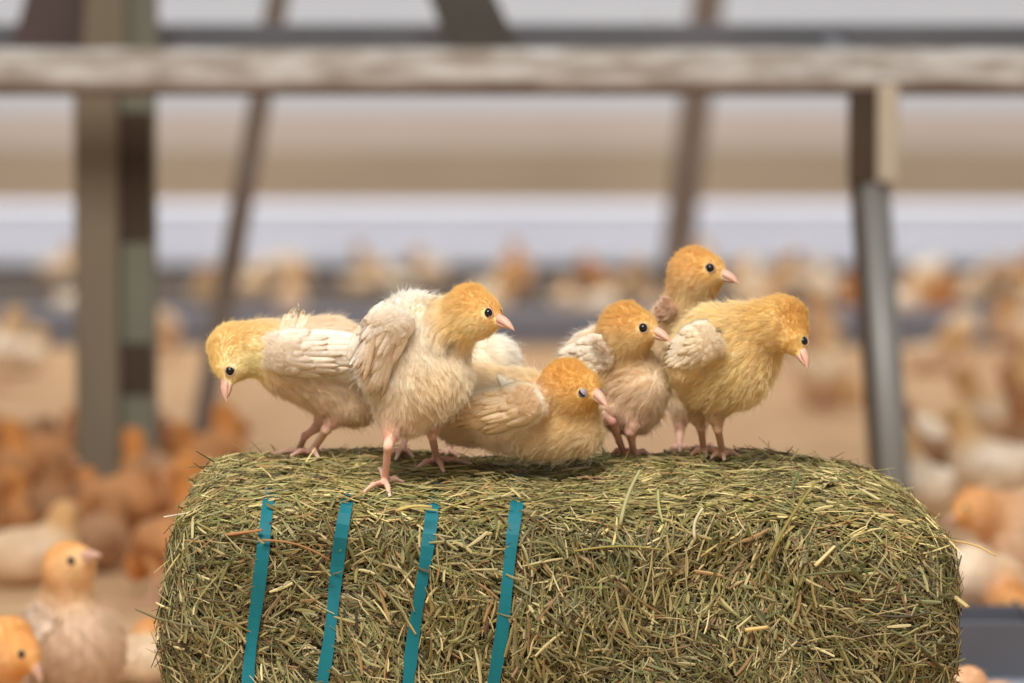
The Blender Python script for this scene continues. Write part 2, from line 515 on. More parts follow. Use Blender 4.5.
def feathers(field, flist, Y0, parent, name='wing'):
    """flist rows: (rootpx, tippx, widthpx, lift, colour, edge colour). Vanes hug the body; barbs returned as strands."""
    VV = []; FF = []; CC = []; n0 = 0; S = []; SR = []; SC = []
    na, nb = 12, 5
    for row_ in flist:
        (r0, t0, wpx, h, c, ce) = row_[:6]; soft = len(row_) > 6 and row_[6]
        r0 = np.array(r0, float); t0 = np.array(t0, float)
        t = np.linspace(0, 1, na)
        ax = t0 - r0; per = np.array([-ax[1], ax[0]]) / (np.linalg.norm(ax) + 1e-6)
        bend = rng.normal(0, .03) * np.linalg.norm(ax)
        sp = r0 + ax * t[:, None] + per * (bend * np.sin(math.pi * t))[:, None]
        wd = wpx * np.clip(.45 + 1.1 * t, 0, 1) * np.sqrt(np.clip(1.02 - t ** 3.2, 0, 1))
        g = sp[:, None] + per[None, None] * (np.linspace(-.5, .5, nb)[None, :, None] * wd[:, None, None])
        hh = h + .0012 * t[:, None] - .0011 * (np.linspace(-1, 1, nb)[None] ** 2)
        p3 = ray_hit(field, g[..., 0], g[..., 1], np.maximum(hh, .0002), Y0, Y0 + .2)
        # where a feather runs past the body's edge keep the depth from running away
        ym = np.median(p3[..., 1]); p3[..., 1] = np.clip(p3[..., 1], ym - .035, ym + .035)
        if not soft: VV.append(p3.reshape(-1, 3))
        e = np.abs(np.linspace(-1, 1, nb))[None, :, None] ** 2 * np.ones((na, 1, 1))
        e = np.clip(e * .65 + (t[:, None, None] > .85) * .3, 0, 1)
        cc = lin(c) * (1 - e) + lin(ce) * e
        cc = cc * (1 + .05 * rng.normal())
        if not soft: CC.append(np.clip(cc.reshape(-1, 3), 0, 1))
        for i in range(0 if soft else na - 1):
            for j in range(nb - 1):
                q = n0 + i * nb + j
                FF.append((q, q + 1, q + nb + 1, q + nb))
        n0 += 0 if soft else na * nb
        # barbs
        nbarb = 170 if soft else 60
        tb = np.sort(rng.uniform(.08, 1, nbarb)); sg = rng.choice([-1, 1], nbarb)
        k = tb * (na - 1); i0 = np.minimum(k.astype(int), na - 2); fr = (k - i0)[:, None]
        mid = nb // 2
        c0 = p3[i0, mid] * (1 - fr) + p3[i0 + 1, mid] * fr
        eb = np.where(sg > 0, nb - 1, 0)
        c1 = p3[i0, eb] * (1 - fr) + p3[i0 + 1, eb] * fr
        dirn = p3[np.minimum(i0 + 1, na - 1), mid] - p3[i0, mid]
        out = c1 - c0
        tip = c0 + out * rng.uniform(.8, 1.12, nbarb)[:, None] + nrm(dirn) * np.linalg.norm(out, axis=1)[:, None] * .9
        vv = tip - c0; vl = np.linalg.norm(vv, axis=1, keepdims=True); tip = c0 + vv * np.minimum(1, (.0075 if soft else .006) / np.maximum(vl, 1e-6))
        if soft: c0 = c0 + rng.normal(0, .0008, c0.shape); tip = tip + rng.normal(0, .0009, tip.shape)
        nr = -FWD
        s4 = np.stack([c0 + nr * .0004, c0 + (tip - c0) * .33 + nr * .0006, c0 + (tip - c0) * .7 + nr * .0005, tip + nr * .0001], 1)
        S.append(s4)
        SR.append(np.array([1, .9, .7, .3])[None] * .00009 * np.ones((nbarb, 1)))
        ec = rng.uniform(0, .25, (nbarb, 1)) if soft else rng.uniform(.1, .6, (nbarb, 1))
        SC.append((lin(c) * (1 - ec) + lin(ce) * ec) * rng.normal(1, .06, (nbarb, 1)))
    o = child(name, np.concatenate(VV), FF, M_VANE, parent, np.concatenate(CC))
    sm = o.modifiers.new('thick', 'SOLIDIFY'); sm.thickness = .0003
    curves_obj('barbs', np.concatenate(S), np.concatenate(SR), np.clip(np.concatenate(SC), 0, 1), M_DOWN, o)
    ob = COL.objects[-1]
    ob.location = (0, 0, 0)
    d = ob.data
    if parent is not None:  # strands were stored relative to o.location == 0 in chick space: shift to chick space
        a = np.empty(len(d.attributes['position'].data) * 3, np.float32)
        d.attributes['position'].data.foreach_get('vector', a)
        a = (a.reshape(-1, 3) - np.array(parent.location, dtype=np.float32)).ravel()
        d.attributes['position'].data.foreach_set('vector', a)
    return o

def wing_list(S, T, W, n=8, col=(250, 242, 230), edge=(232, 206, 172), h0=.0016, cov=True, spread=1.0):
    S = np.array(S, float); T = np.array(T, float); ax = T - S; L = np.linalg.norm(ax)
    per = np.array([-ax[1], ax[0]]) / L
    if per[1] < 0: per = -per          # positive = towards the belly
    out = []
    for i in range(n):
        v = 1 - 2 * i / (n - 1)         # belly edge first, back edge laid over it
        r = S + ax * (.22 + .05 * rng.random()) + per * W * .38 * v
        t = T + per * W * .36 * v * spread - ax * (.30 * max(v, 0) ** 1.3 + .12 * max(-v, 0))
        out.append((r, t, W * 1.6 / n + 3, h0 + .00045 * i, col, edge))
    if cov:
        for row, (f0, f1, m) in enumerate(((.12, .66, n), (.02, .44, n - 2), (-.04, .24, max(3, n - 1)))):
            for i in range(m):
                v = 1 - 2 * i / (m - 1)
                r = S + ax * (f0 + .06 * rng.random()) + per * W * .36 * v * (1 - .15 * row)
                t = S + ax * (f1 * (1 - .22 * v * v) + .07 * rng.normal()) + per * W * .45 * v * (1 - .12 * row)
                out.append((r, t, W * (1.7 if row else 1.4) / m + 2.5, h0 + .0016 + .0005 * row + .0003 * i, col, edge, row > 1))
    return out

def on_bale(px, py, Y, h, tol):
    p = ray_hit(lambda q: bale_f(q), np.array([float(px)]), np.array([float(py)]), h, Y - .2, Y)[0]
    yc = min(max(p[1], Y - tol), Y + tol)
    if abs(yc - p[1]) > 1e-6: p = P(px, py, yc)
    for _ in range(6):
        p = p + np.array([0, 0, 1.0]) * (h - float(bale_f(p[None])[0])) * .9
    return p

def chick(spec):
    fld = Field(); Y = spec['Y']
    pc = lambda q: P(q[0], q[1], q[2] if len(q) > 2 and q[2] else Y)
    rp = lambda r, y: r * y / FPX
    bc = spec.get('bc', (243, 225, 198)); hsh = np.array(spec.get('headshift', (0, 0, 0)))
    for (a, b, col, dl) in spec['body']:
        col = col if min(col) >= 205 else bc
        ya = a[3] if len(a) > 3 else Y; yb = b[3] if len(b) > 3 else Y
        pa_, pb_ = P(a[0], a[1], ya), P(b[0], b[1], yb)
        if Y > 3.3:                      # chicks on the floor: keep the belly above it
            pa_[2] = max(pa_[2], rp(a[2], ya) + .004); pb_[2] = max(pb_[2], rp(b[2], yb) + .004)
        fld.cone(pa_, pb_, rp(a[2], ya) - .35 * dl, rp(b[2], yb) - .35 * dl, col, dl, k=spec.get('k', .014))
    hx, hy, hr, Yh = spec['head'][:4]
    H = P(hx, hy, Yh); hrm = rp(hr, Yh) - .0012
    bb = P(*spec['beak'][0]); bt = P(*spec['beak'][1]); bb = bb + (bt - bb) * .14
    F_ = nrm(bt - bb)
    Fh = nrm(bb - H)
    HC = np.array(spec['headcol']) + hsh
    # skull, brow and face: a slightly long head that narrows to the beak
    fld.cone(H + Fh * hrm * .25, H - Fh * hrm * .12, hrm * .80, hrm * .98, HC, .0034, k=.010, comb=-F_)
    fld.cone(bb - F_ * .0022, bb - F_ * .011, .0040, .0088, np.array(spec.get('facecol', spec['headcol'])) + hsh, .0025, k=.008, comb=-F_)
    # neck
    for (a, b, col, dl) in spec['neck']:
        col = col if min(col) >= 205 else (np.array(col) * .55 + np.array(bc) * .45 + hsh * .5)
        ya = a[3] if len(a) > 3 else Y; yb = b[3] if len(b) > 3 else Y
        fld.cone(P(a[0], a[1], ya), P(b[0], b[1], yb), rp(a[2], ya) - .3 * dl, rp(b[2], yb) - .3 * dl, col, dl, k=.012)
    # legs
    floor_pts = []
    for lg in spec.get('legs', []):
        pts = [P(*q[:3]) for q in lg['pts']]
        onb = Y < 3.3
        if onb:
            q = lg['pts'][-1]; pts[-1] = on_bale(q[0], q[1], q[2], .0048, .03)
        rad = [rp(q[3], q[2]) for q in lg['pts']]
        skin = lg.get('skin', SKIN)
        m = len(pts)
        for i in range(m - 1):
            th = i < lg.get('down', 1)
            fld.cone(pts[i], pts[i + 1], rad[i], rad[i + 1], lg.get('col', bc) if th else skin, (.006 if th else 0), k=.006 if th else .0025, skin=not th)
        ft = pts[-1]
        fld.cone(ft, ft, .0031, .0031, skin, 0, k=.002, skin=True)
        for tp in lg['toes']:
            te = P(*tp)
            if onb:
                te = on_bale(tp[0], tp[1], tp[2], .0036, .05)
                v = te - ft; L_ = np.linalg.norm(v); te = ft + v * min(1, lg.get('toe', .029) / L_)
                te = te - ngrad(bale_f, te[None])[0] * (float(bale_f(te[None])[0]) - .0036)
            mid = ft * .45 + te * .55 + np.array([0, 0, .0022])
            fld.cone(ft, mid, .0023, .0019, skin, 0, k=.002, comb=(0, 0, -1), skin=True)
            fld.cone(mid, te, .0020, .0013, skin, 0, k=.0012, comb=(0, 0, -1), skin=True)
            cl = te + nrm(te - mid) * .004 + np.array([0, 0, -.0008])
            fld.cone(te, cl, .0010, .0003, (236, 214, 196), 0, k=.0008, skin=True)
            floor_pts.append(te)
    if 'wingbase' in spec:
        for (a, b, col) in spec['wingbase']:
            fld.cone(P(a[0], a[1], a[3]), P(b[0], b[1], b[3]), rp(a[2], a[3]), rp(b[2], b[3]), col, .004, k=.006)
    lo, hi = fld.bounds(.006)
    h = spec.get('h', .00135)
    V, F = surfnet(fld, lo, hi, h)
    tints = [(P(a, b, y) if y else ray_hit(fld, np.array([float(a)]), np.array([float(b)]), 0, Y - .1, Y)[0], rp(r, y or Y), (np.array(c) + hsh) if c[2] < 150 else np.array(c) * .5 + np.array(bc) * .5, s) for (a, b, y, r, c, s) in spec.get('tints', [])]
    up0 = nrm(np.array(spec.get('up', (0, 0, 1.0)), float)); sd0 = nrm(np.cross(F_, up0)); u0 = np.cross(sd0, F_)
    for q in (-1, 1):
        tints.append((H + F_ * hrm * .35 - u0 * hrm * .75 + sd0 * hrm * .6 * q, hrm * 1.05, np.clip(HC + np.array([8, 28, 52]), 0, 250), .75))
    tints.append((H + u0 * hrm * 1.0 + F_ * hrm * .2, hrm * 1.15, np.clip(HC + np.array([-6, -14, -22]), 0, 250), .55))
    col, dl, cm, sk = fld.blend(V)
    colb = apply_tints(V, col, tints) if tints else col
    keep = (sk > .5)[:, None]
    colb = np.where(keep, col, colb)
    ctr = pc(spec['body'][0][0][:2] + (None,))
    org = np.array([ctr[0], ctr[1], V[:, 2].min()])
    o = mesh_obj('chick', V, F, M_BODY, None, np.clip(colb, 0, 1), True, org)
    tag(o, spec['label'], 'chick', spec.get('group'))
    # eyes
    avoid = []
    up = np.array(spec.get('up', (0, 0, 1.0)), float)
    side = nrm(np.cross(F_, up))
    ex, ey = spec['eye']
    E = ray_hit(fld, np.array([ex]), np.array([ey]), 0, Yh - .05, Yh + .1)[0]
    er = spec.get('er', .0034)
    nE = fld.grad(E[None])[0]
    nE = nrm(nE * .6 + side * np.sign(side @ nE) * .5)
    eye_parts(E, nE, F_, o, er, spec.get('sleepy', 0))
    avoid.append((E, er * 1.08))
    E2 = E - 2 * side * ((E - H) @ side)
    d2 = fld(E2[None])[0]; g2 = fld.grad(E2[None])[0]; E2 = E2 - g2 * d2
    n2 = nE - 2 * side * (nE @ side)
    eye_parts(E2, n2, F_, o, er, spec.get('sleepy', 0))
    avoid.append((E2, er * 1.08))
    bs = spec.get('bs', 1.0)
    beak_parts(H, bb, bt, up, o, bs)
    avoid.append((bb + F_ * .002, .0052 * bs))
    # down
    if spec.get('N', 40000):
        p, r, c = down(fld, V, F, spec.get('N', 40000), avoid, tints, o, spec.get('wild', 1.0), spec.get('lenk', 1.0), spec.get('radk', 1.0))
        curves_obj('down_plumage', p, r, c, M_DOWN, o)
    for wl in spec.get('wings', []):
        feathers(fld, wl['list'], wl.get('Y0', Y - .08), o, wl.get('name', 'wing'))
    return o, fld

# ------------------------------------------------------------------ setting
m_floor = simple('litter_floor', (206, 170, 130), .95, noise=9, amt=.28, rgb2=(176, 136, 98), bump=.8, spec=.1)
def plane_grid(x0, x1, y0, y1, z, nx=2, ny=2):
    xs = np.linspace(x0, x1, nx); ys = np.linspace(y0, y1, ny)
    V = [(x, y, z) for y in ys for x in xs]
    F = [(j * nx + i, j * nx + i + 1, (j + 1) * nx + i + 1, (j + 1) * nx + i) for j in range(ny - 1) for i in range(nx - 1)]
    return V, F
fl = MB().box((0, 6.5, -.05), (9, 10, .05)).build('floor', m_floor, None)
tag(fl, 'tan litter covered barn floor', kind='structure')

m_gapfloor = simple('gap_dark_floor', (104, 92, 82), .9, noise=14, amt=.3, rgb2=(76, 66, 60), spec=.1)  # dark of the gaps between far chicks, put into the floor colour
o = MB().box((0, 10.75, .003), (8, 1.5, .003)).build('trim_1', m_gapfloor, None)
tag(o, 'floor strip beyond the kerb, darkened for the gaps between the far chicks', kind='structure')
m_kerb = simple('kerb_grey', (128, 130, 140), .6, noise=5, amt=.4, rgb2=(112, 112, 122))
kb = MB().box((0, 8.6, .036), (8, .05, .036), bev=.006)
for i in range(-7, 8): kb.box((i * 1.1 + .2, 8.55, .03), (.012, .012, .03))
o = kb.build('trim_2', m_kerb, None); tag(o, 'low grey metal kerb across the floor', kind='structure')

m_white = simple('white_panel', (238, 238, 244), .5, noise=3, amt=.4, rgb2=(226, 226, 236))
m_dark = simple('dark_gap', (70, 62, 58), .9)
m_wshadow = simple('panel_shadow_line', (150, 152, 170), .7)  # thin shadow across the white panel, painted as a grey-blue strip
t = MB().box((0, 12.0, .02), (8, .22, .02)).build('nest_row_panel', m_dark, None)
tag(t, 'long white metal panel running across the barn behind the far chicks', 'panel')
MB().box((0, 11.95, .136), (8, .25, .044), bev=.01).build('upper_sheet', m_white, t)
MB().box((0, 11.93, .053), (8, .25, .036), bev=.01).build('lower_sheet', m_white, t)
MB().box((0, 11.96, .0905), (8, .24, .003)).build('shadow_line', m_wshadow, t)

m_wlow = simple('wall_low', (184, 166, 144), .8, noise=1.6, amt=.35, rgb2=(162, 146, 126), scale2=(1, 1, 3))  # tan lowest band; the wall gets paler upwards in three steps
m_wmid = simple('wall_mid', (206, 194, 184), .8, noise=1.6, amt=.35, rgb2=(194, 180, 168))
m_wtop = simple('wall_top', (212, 217, 224), .8, noise=1.0, amt=.4, rgb2=(203, 208, 216))
o = MB().box((0, 14.1, .15), (9, .05, .15)).build('wall_back', m_wlow, None); tag(o, 'tan lower boards of the far wall', kind='structure')
o = MB().box((0, 14.12, .36), (9, .05, .06)).build('trim_3', m_wmid, None); tag(o, 'beige band of the far wall', kind='structure')
o = MB().box((0, 14.14, 1.71), (9, .05, 1.29)).build('wall_back_upper', m_wtop, None); tag(o, 'pale grey upper far wall', kind='structure')

# weathered aviary frame: front beam, wide post, round leg, slanted braces, rear rail
m_beam = simple('weathered_beam', (206, 202, 196), .75, noise=26, amt=.13, rgb2=(150, 138, 124), bump=.5, scale2=(.5, 1, 2.2))
m_bline = simple('beam_underside', (104, 84, 68), .85, noise=18, amt=.3, rgb2=(80, 60, 46))  # dark brown strip along the beam's bottom edge
m_drail = simple('dark_rail', (108, 108, 112), .7, noise=8, amt=.35, rgb2=(86, 88, 92))
m_post = simple('post_taupe', (128, 116, 96), .8, noise=9, amt=.35, rgb2=(112, 100, 82), scale2=(1, 1, .3))
m_postg = simple('post_green_grey', (122, 122, 106), .8, noise=9, amt=.35, rgb2=(108, 106, 92))
m_postd = simple('post_dark_plate', (74, 60, 46), .85, noise=14, amt=.3, rgb2=(60, 46, 34))
m_leg = simple('galvanised_leg', (150, 148, 142), .45, metal=.3, noise=12, amt=.4, rgb2=(120, 116, 110), scale2=(1, 1, .3))
m_sleeve = simple('pale_bracket', (190, 176, 156), .7, noise=10, amt=.3, rgb2=(170, 156, 136))
m_brace = simple('taupe_brace', (134, 120, 110), .75, noise=10, amt=.3, rgb2=(110, 98, 88))

Yb = 5.0
zrow = lambda row, Y: P(512, row, Y)[2]
xpx = lambda px, row, Y: P(px, row, Y)[0]
fr = bpy.data.objects.new('aviary_frame', None); COL.objects.link(fr); fr.location = (0, Yb, 0)
tag(fr, 'weathered grey metal frame with a long beam on slanted legs behind the hay bale', 'frame')
zt, zb = zrow(48, Yb), zrow(88, Yb)
MB().box((0, Yb + .03, (zt + zb) / 2), (2.6, .03, (zt - zb) / 2), bev=.008).build('crossbeam', m_beam, fr)
MB().box((0, Yb + .035, zrow(92, Yb)), (2.6, .03, .0045), bev=.001).build('beam_bottom_line', m_bline, fr)
Yr = 5.7
MB().box((0, Yr, (zrow(24, Yr) + zrow(60, Yr)) / 2), (3.0, .02, (zrow(24, Yr) - zrow(60, Yr)) / 2), bev=.006).build('rear_rail', m_drail, fr)
for xx in (-2.2, -.9, .4, 1.9):
    MB().beam((xx, Yb + .05, zt - .02), (xx + .02, Yr, zrow(45, Yr)), .012, .012).build('cross_tie', m_drail, fr)
# wide post (left)
Yp = 5.25
ptop, pbot = zrow(-45, Yp), 0.0
xl, xm, xr = xpx(77, 250, Yp), xpx(121, 250, Yp), xpx(155, 250, Yp)
pw = MB().box(((xl + xm) / 2, Yp, (zrow(88, Yp)) / 2), ((xm - xl) / 2, .035, zrow(88, Yp) / 2), bev=.004).build('post', m_post, fr)
MB().box(((xm + xr) / 2, Yp + .01, zrow(88, Yp) / 2), ((xr - xm) / 2, .03, zrow(88, Yp) / 2), bev=.004).build('post_flange', m_postg, fr)
for r0, r1 in ((112, 240), (342, 392)):
    MB().box(((xm + xr) / 2, Yp - .022, (zrow(r0, Yp) + zrow(r1, Yp)) / 2), ((xr - xm) / 2 - .001, .004, (zrow(r0, Yp) - zrow(r1, Yp)) / 2), bev=.001).build('dark_plate', m_postd, fr)
# above the beam: dark slanted stubs
def quadbar(name, rows, px0, px1, Y, mat, th=.02):
    """flat plate between two rows; px0=(left,right) at first row, px1 at second"""
    a, b = rows
    v = []
    for yy in (-th, th):
        v += [P(px0[0], a, Y) + (0, yy, 0), P(px0[1], a, Y) + (0, yy, 0), P(px1[1], b, Y) + (0, yy, 0), P(px1[0], b, Y) + (0, yy, 0)]
    f = [(0, 1, 2, 3), (7, 6, 5, 4), (0, 4, 5, 1), (1, 5, 6, 2), (2, 6, 7, 3), (3, 7, 4, 0)]
    child(name, np.array(v), f, mat, fr, None, False)
m_up1 = simple('rusty_upright', (92, 76, 72), .85, noise=12, amt=.3, rgb2=(74, 62, 58))
quadbar('upright', (-60, 60), (42, 92), (10, 92), 5.5, m_up1)
quadbar('upright', (-60, 60), (90, 126), (84, 126), 5.48, m_post)
quadbar('upright', (-60, 60), (124, 156), (118, 158), 5.52, m_postg)
m_up2 = simple('dark_brace', (84, 80, 72), .85, noise=12, amt=.3, rgb2=(70, 64, 58))
quadbar('brace', (-60, 48), (408, 468), (448, 520), 5.45, m_up2)
# slanted legs
Yl = 6.3
MB().beam(P(290, -70, Yl), P(199, 446, Yl), .0165, .012).build('slanted_leg', m_brace, fr)
Yl = 6.0
MB().beam(P(716, -70, 8.2), P(672, 300, 8.2), .030, .02).build('slanted_leg', m_brace, fr)
# right leg: pale bracket over a round pipe
Yq = 4.85
MB().box(((xpx(877, 130, Yq) + xpx(898, 130, Yq)) / 2, Yq, (zrow(84, Yq) + zrow(182, Yq)) / 2), (.012, .012, (zrow(84, Yq) - zrow(182, Yq)) / 2), bev=.002).build('bracket', m_sleeve, fr)
MB().box(((xpx(850, 130, Yq) + xpx(878, 130, Yq)) / 2, Yq + .012, (zrow(88, Yq) + zrow(184, Yq)) / 2), (.0165, .012, (zrow(88, Yq) - zrow(184, Yq)) / 2), bev=.002).build('bracket', m_postd, fr)
bot = P(893, 480, Yq + .02); top = P(872, 170, Yq + .02)
ext = bot + (bot - top) * (bot[2] / (top[2] - bot[2]))
MB().tube([top, bot, ext], .0195, 20).build('pipe_leg', m_leg, fr, smooth=True)
sh_ = np.array([-.017, .004, 0])
MB().beam(top + sh_, ext + sh_, .0085, .016, .002).build('leg_dark_bar', m_postd, fr)  # dark bar added along the pipe's left side

# ------------------------------------------------------------------ hay bale
BX, BY, BZ = .036, 3.075, .1375
HX, HY, HZ = .268, .125, .1375
def bale_f(p):
    x, y, z = p[..., 0], p[..., 1], p[..., 2]
    u = np.clip(z / .275, 0, 1)
    q = np.stack([x - BX, y - BY, z - BZ], -1)
    lt = q[..., 0] < 0
    q[..., 0] = np.where(lt, q[..., 0] * (HX / (HX + .026 - .030 * u)), q[..., 0] * (HX / (HX - .006 + .014 * np.sin(math.pi * np.clip(u * 1.1, 0, 1)))))
    # slightly domed top and lumps
    lump = .0055 * np.sin(x * 23 + 1.3) * np.sin(z * 31 + 2) + .004 * np.sin(x * 47 + y * 30) * np.sin(z * 53)
    top_drop = (.026 * np.clip((3.105 - y) / .145, 0, 1.1) ** 1.2 + .012 * np.clip((y - 3.105) / .1, 0, 1) ** 2 + .0085) * np.clip(u * 2 - 1, 0, 1)
    q[..., 2] = q[..., 2] + top_drop
    rx = np.where(lt, .028, .070)
    rr = np.where(q[..., 2] > 0, np.where(np.abs(q[..., 0]) > HX * .55, rx, .030), .02)
    # rounding radius changes smoothly along the bale
    s = np.clip((q[..., 0] / HX - .45) / .4, 0, 1); s = s * s * (3 - 2 * s)
    q[..., 2] = q[..., 2] + .007 * np.clip((q[..., 0] / HX - .55) / .45, 0, 1.2) ** 1.6 * np.clip(u * 1.4 - .4, 0, 1)
    rr = .030 + (.066 - .030) * s * np.clip(q[..., 2] / HZ, 0, 1)
    d = np.abs(q) - np.stack([HX - rr, HY - rr, HZ - rr], -1)
    return np.linalg.norm(np.maximum(d, 0), axis=-1) + np.minimum(d.max(-1), 0) - rr - lump * np.clip(u * 3, 0, 1) * (1 - .55 * np.clip(u * 5 - 4, 0, 1))
def ngrad(f, p, e=5e-4):
    return nrm(np.stack([f(p + e * a) - f(p - e * a) for a in np.eye(3)], -1))

core_f = lambda p: bale_f(p) + .006
V, F = surfnet(core_f, np.array([BX - HX - .05, BY - HY - .03, -.006]), np.array([BX + HX + .05, BY + HY + .03, .30]), .006)
V[:, 2] = np.maximum(V[:, 2], .001)
bale = mesh_obj('hay_bale', V, F, M_CORE, None, None, True, np.array([BX, BY, 0]))
tag(bale, 'compressed green hay bale tied with four teal straps under the chicks', 'hay bale')

# straps: each a loop round front, top, back and bottom
strap_px = [((268, 497), (247, 690)), ((348, 493), (321, 690)), ((433, 500), (407, 690)), ((519, 494), (493, 690))]
strap_lines = []
for (a, b) in strap_px:
    xa = P(a[0], a[1], 2.955)[0]; xb = P(b[0], b[1], 2.945)[0]
    za = P(a[0], a[1], 2.955)[2]; zb_ = P(b[0], b[1], 2.945)[2]
    strap_lines.append((xa, za, (xb - xa) / (zb_ - za)))
def strap_x(sl, z): return sl[0] + (z - sl[1]) * sl[2]
for sl in strap_lines:
    ang = np.linspace(0, 2 * math.pi, 121)[:-1]
    pts = []
    for a in ang:
        d = np.array([0, -math.cos(a), math.sin(a)])
        c = np.array([0, BY, BZ]); r = .02
        for _ in range(60):
            p = c + d * r; p[0] = strap_x(sl, p[2])
            v = float(bale_f(p[None])[0]) - (.0022 if p[2] < .245 else .0022 - .010 * min(1, (p[2] - .245) / .02))
            if v > -2e-5: break
            r += max(-v * .7, 2e-5)
        p[2] = max(p[2], .0012)
        p[0] += .0008 * math.sin(a * 7 + sl[0] * 50)
        pts.append(p)
    pts = np.array(pts); m = len(pts)
    Vv = []; tw = nrm(np.roll(pts, -1, 0) - np.roll(pts, 1, 0))
    for i in range(m):
        nn = nrm(np.cross(np.array([1.0, 0, 0]), tw[i])); sd = nrm(np.cross(tw[i], nn))
        cc = np.array([0, BY, BZ]);
        if nn @ (pts[i] - cc) < 0: nn = -nn
        tws = .12 * math.sin(i * .21 + sl[0] * 30)
        sd2 = sd * math.cos(tws) + nn * math.sin(tws)
        wv = .0043 * (1 + .10 * math.sin(i * .5 + sl[0] * 90))
        for (su, sn) in ((-1, 0), (1, 0), (1, 1), (-1, 1)):
            Vv.append(pts[i] + sd2 * wv * su + nn * .0005 * (sn - .2))
    Fv = [(i * 4 + k, i * 4 + (k + 1) % 4, ((i + 1) % m) * 4 + (k + 1) % 4, ((i + 1) % m) * 4 + k) for i in range(m) for k in range(4)]
    child('strap', np.array(Vv), Fv, M_STRAP, bale, None, False)

def stalks(R, nr, dirs, L, wd, cols, name, hoff, curl=.07):
    n = len(R); k = 4
    t = np.linspace(-.5, .5, k)
    b = nrm(np.cross(nr, dirs)); dd = dirs
    cv = rng.normal(0, curl, (n, 2))
    kink = rng.normal(0, curl * .6, n)
    pts = R[:, None] + nr[:, None] * hoff[:, None, None] + dd[:, None] * (L[:, None] * t)[:, :, None] \
        + b[:, None] * (L[:, None] * (cv[:, :1] * (t ** 2 * 2 - .2) + kink[:, None] * np.abs(t)))[:, :, None] \
        + nr[:, None] * (L[:, None] * cv[:, 1:] * (t ** 2 * 1.2 - .1) * .6)[:, :, None]
    tp = np.array([.75, 1, .95, .5])
    ang = rng.uniform(-.6, .6, n)
    s1 = b * np.cos(ang)[:, None] + nr * np.sin(ang)[:, None]
    s2 = nrm(np.cross(dd, s1))
    w_ = wd[:, None] * tp
    A = pts + s1[:, None] * w_[..., None]; B = pts - s1[:, None] * w_[..., None]
    C = pts + s2[:, None] * (w_ * .55)[..., None] * np.sign((s2 * nr).sum(1))[:, None, None]
    V = np.stack([A, C, B], 2).reshape(-1, 3)
    base = (np.arange(n) * k * 3)[:, None, None, None]
    i = np.arange(k - 1)[None, :, None, None]; j = np.arange(3)[None, None, :, None]
    F = np.concatenate([base + i * 3 + j, base + i * 3 + (j + 1) % 3, base + (i + 1) * 3 + (j + 1) % 3, base + (i + 1) * 3 + j], -1).reshape(-1, 4)
    C3 = np.repeat(cols, k * 3, axis=0)
    return child(name, V, F, M_HAY, bale, C3, False)

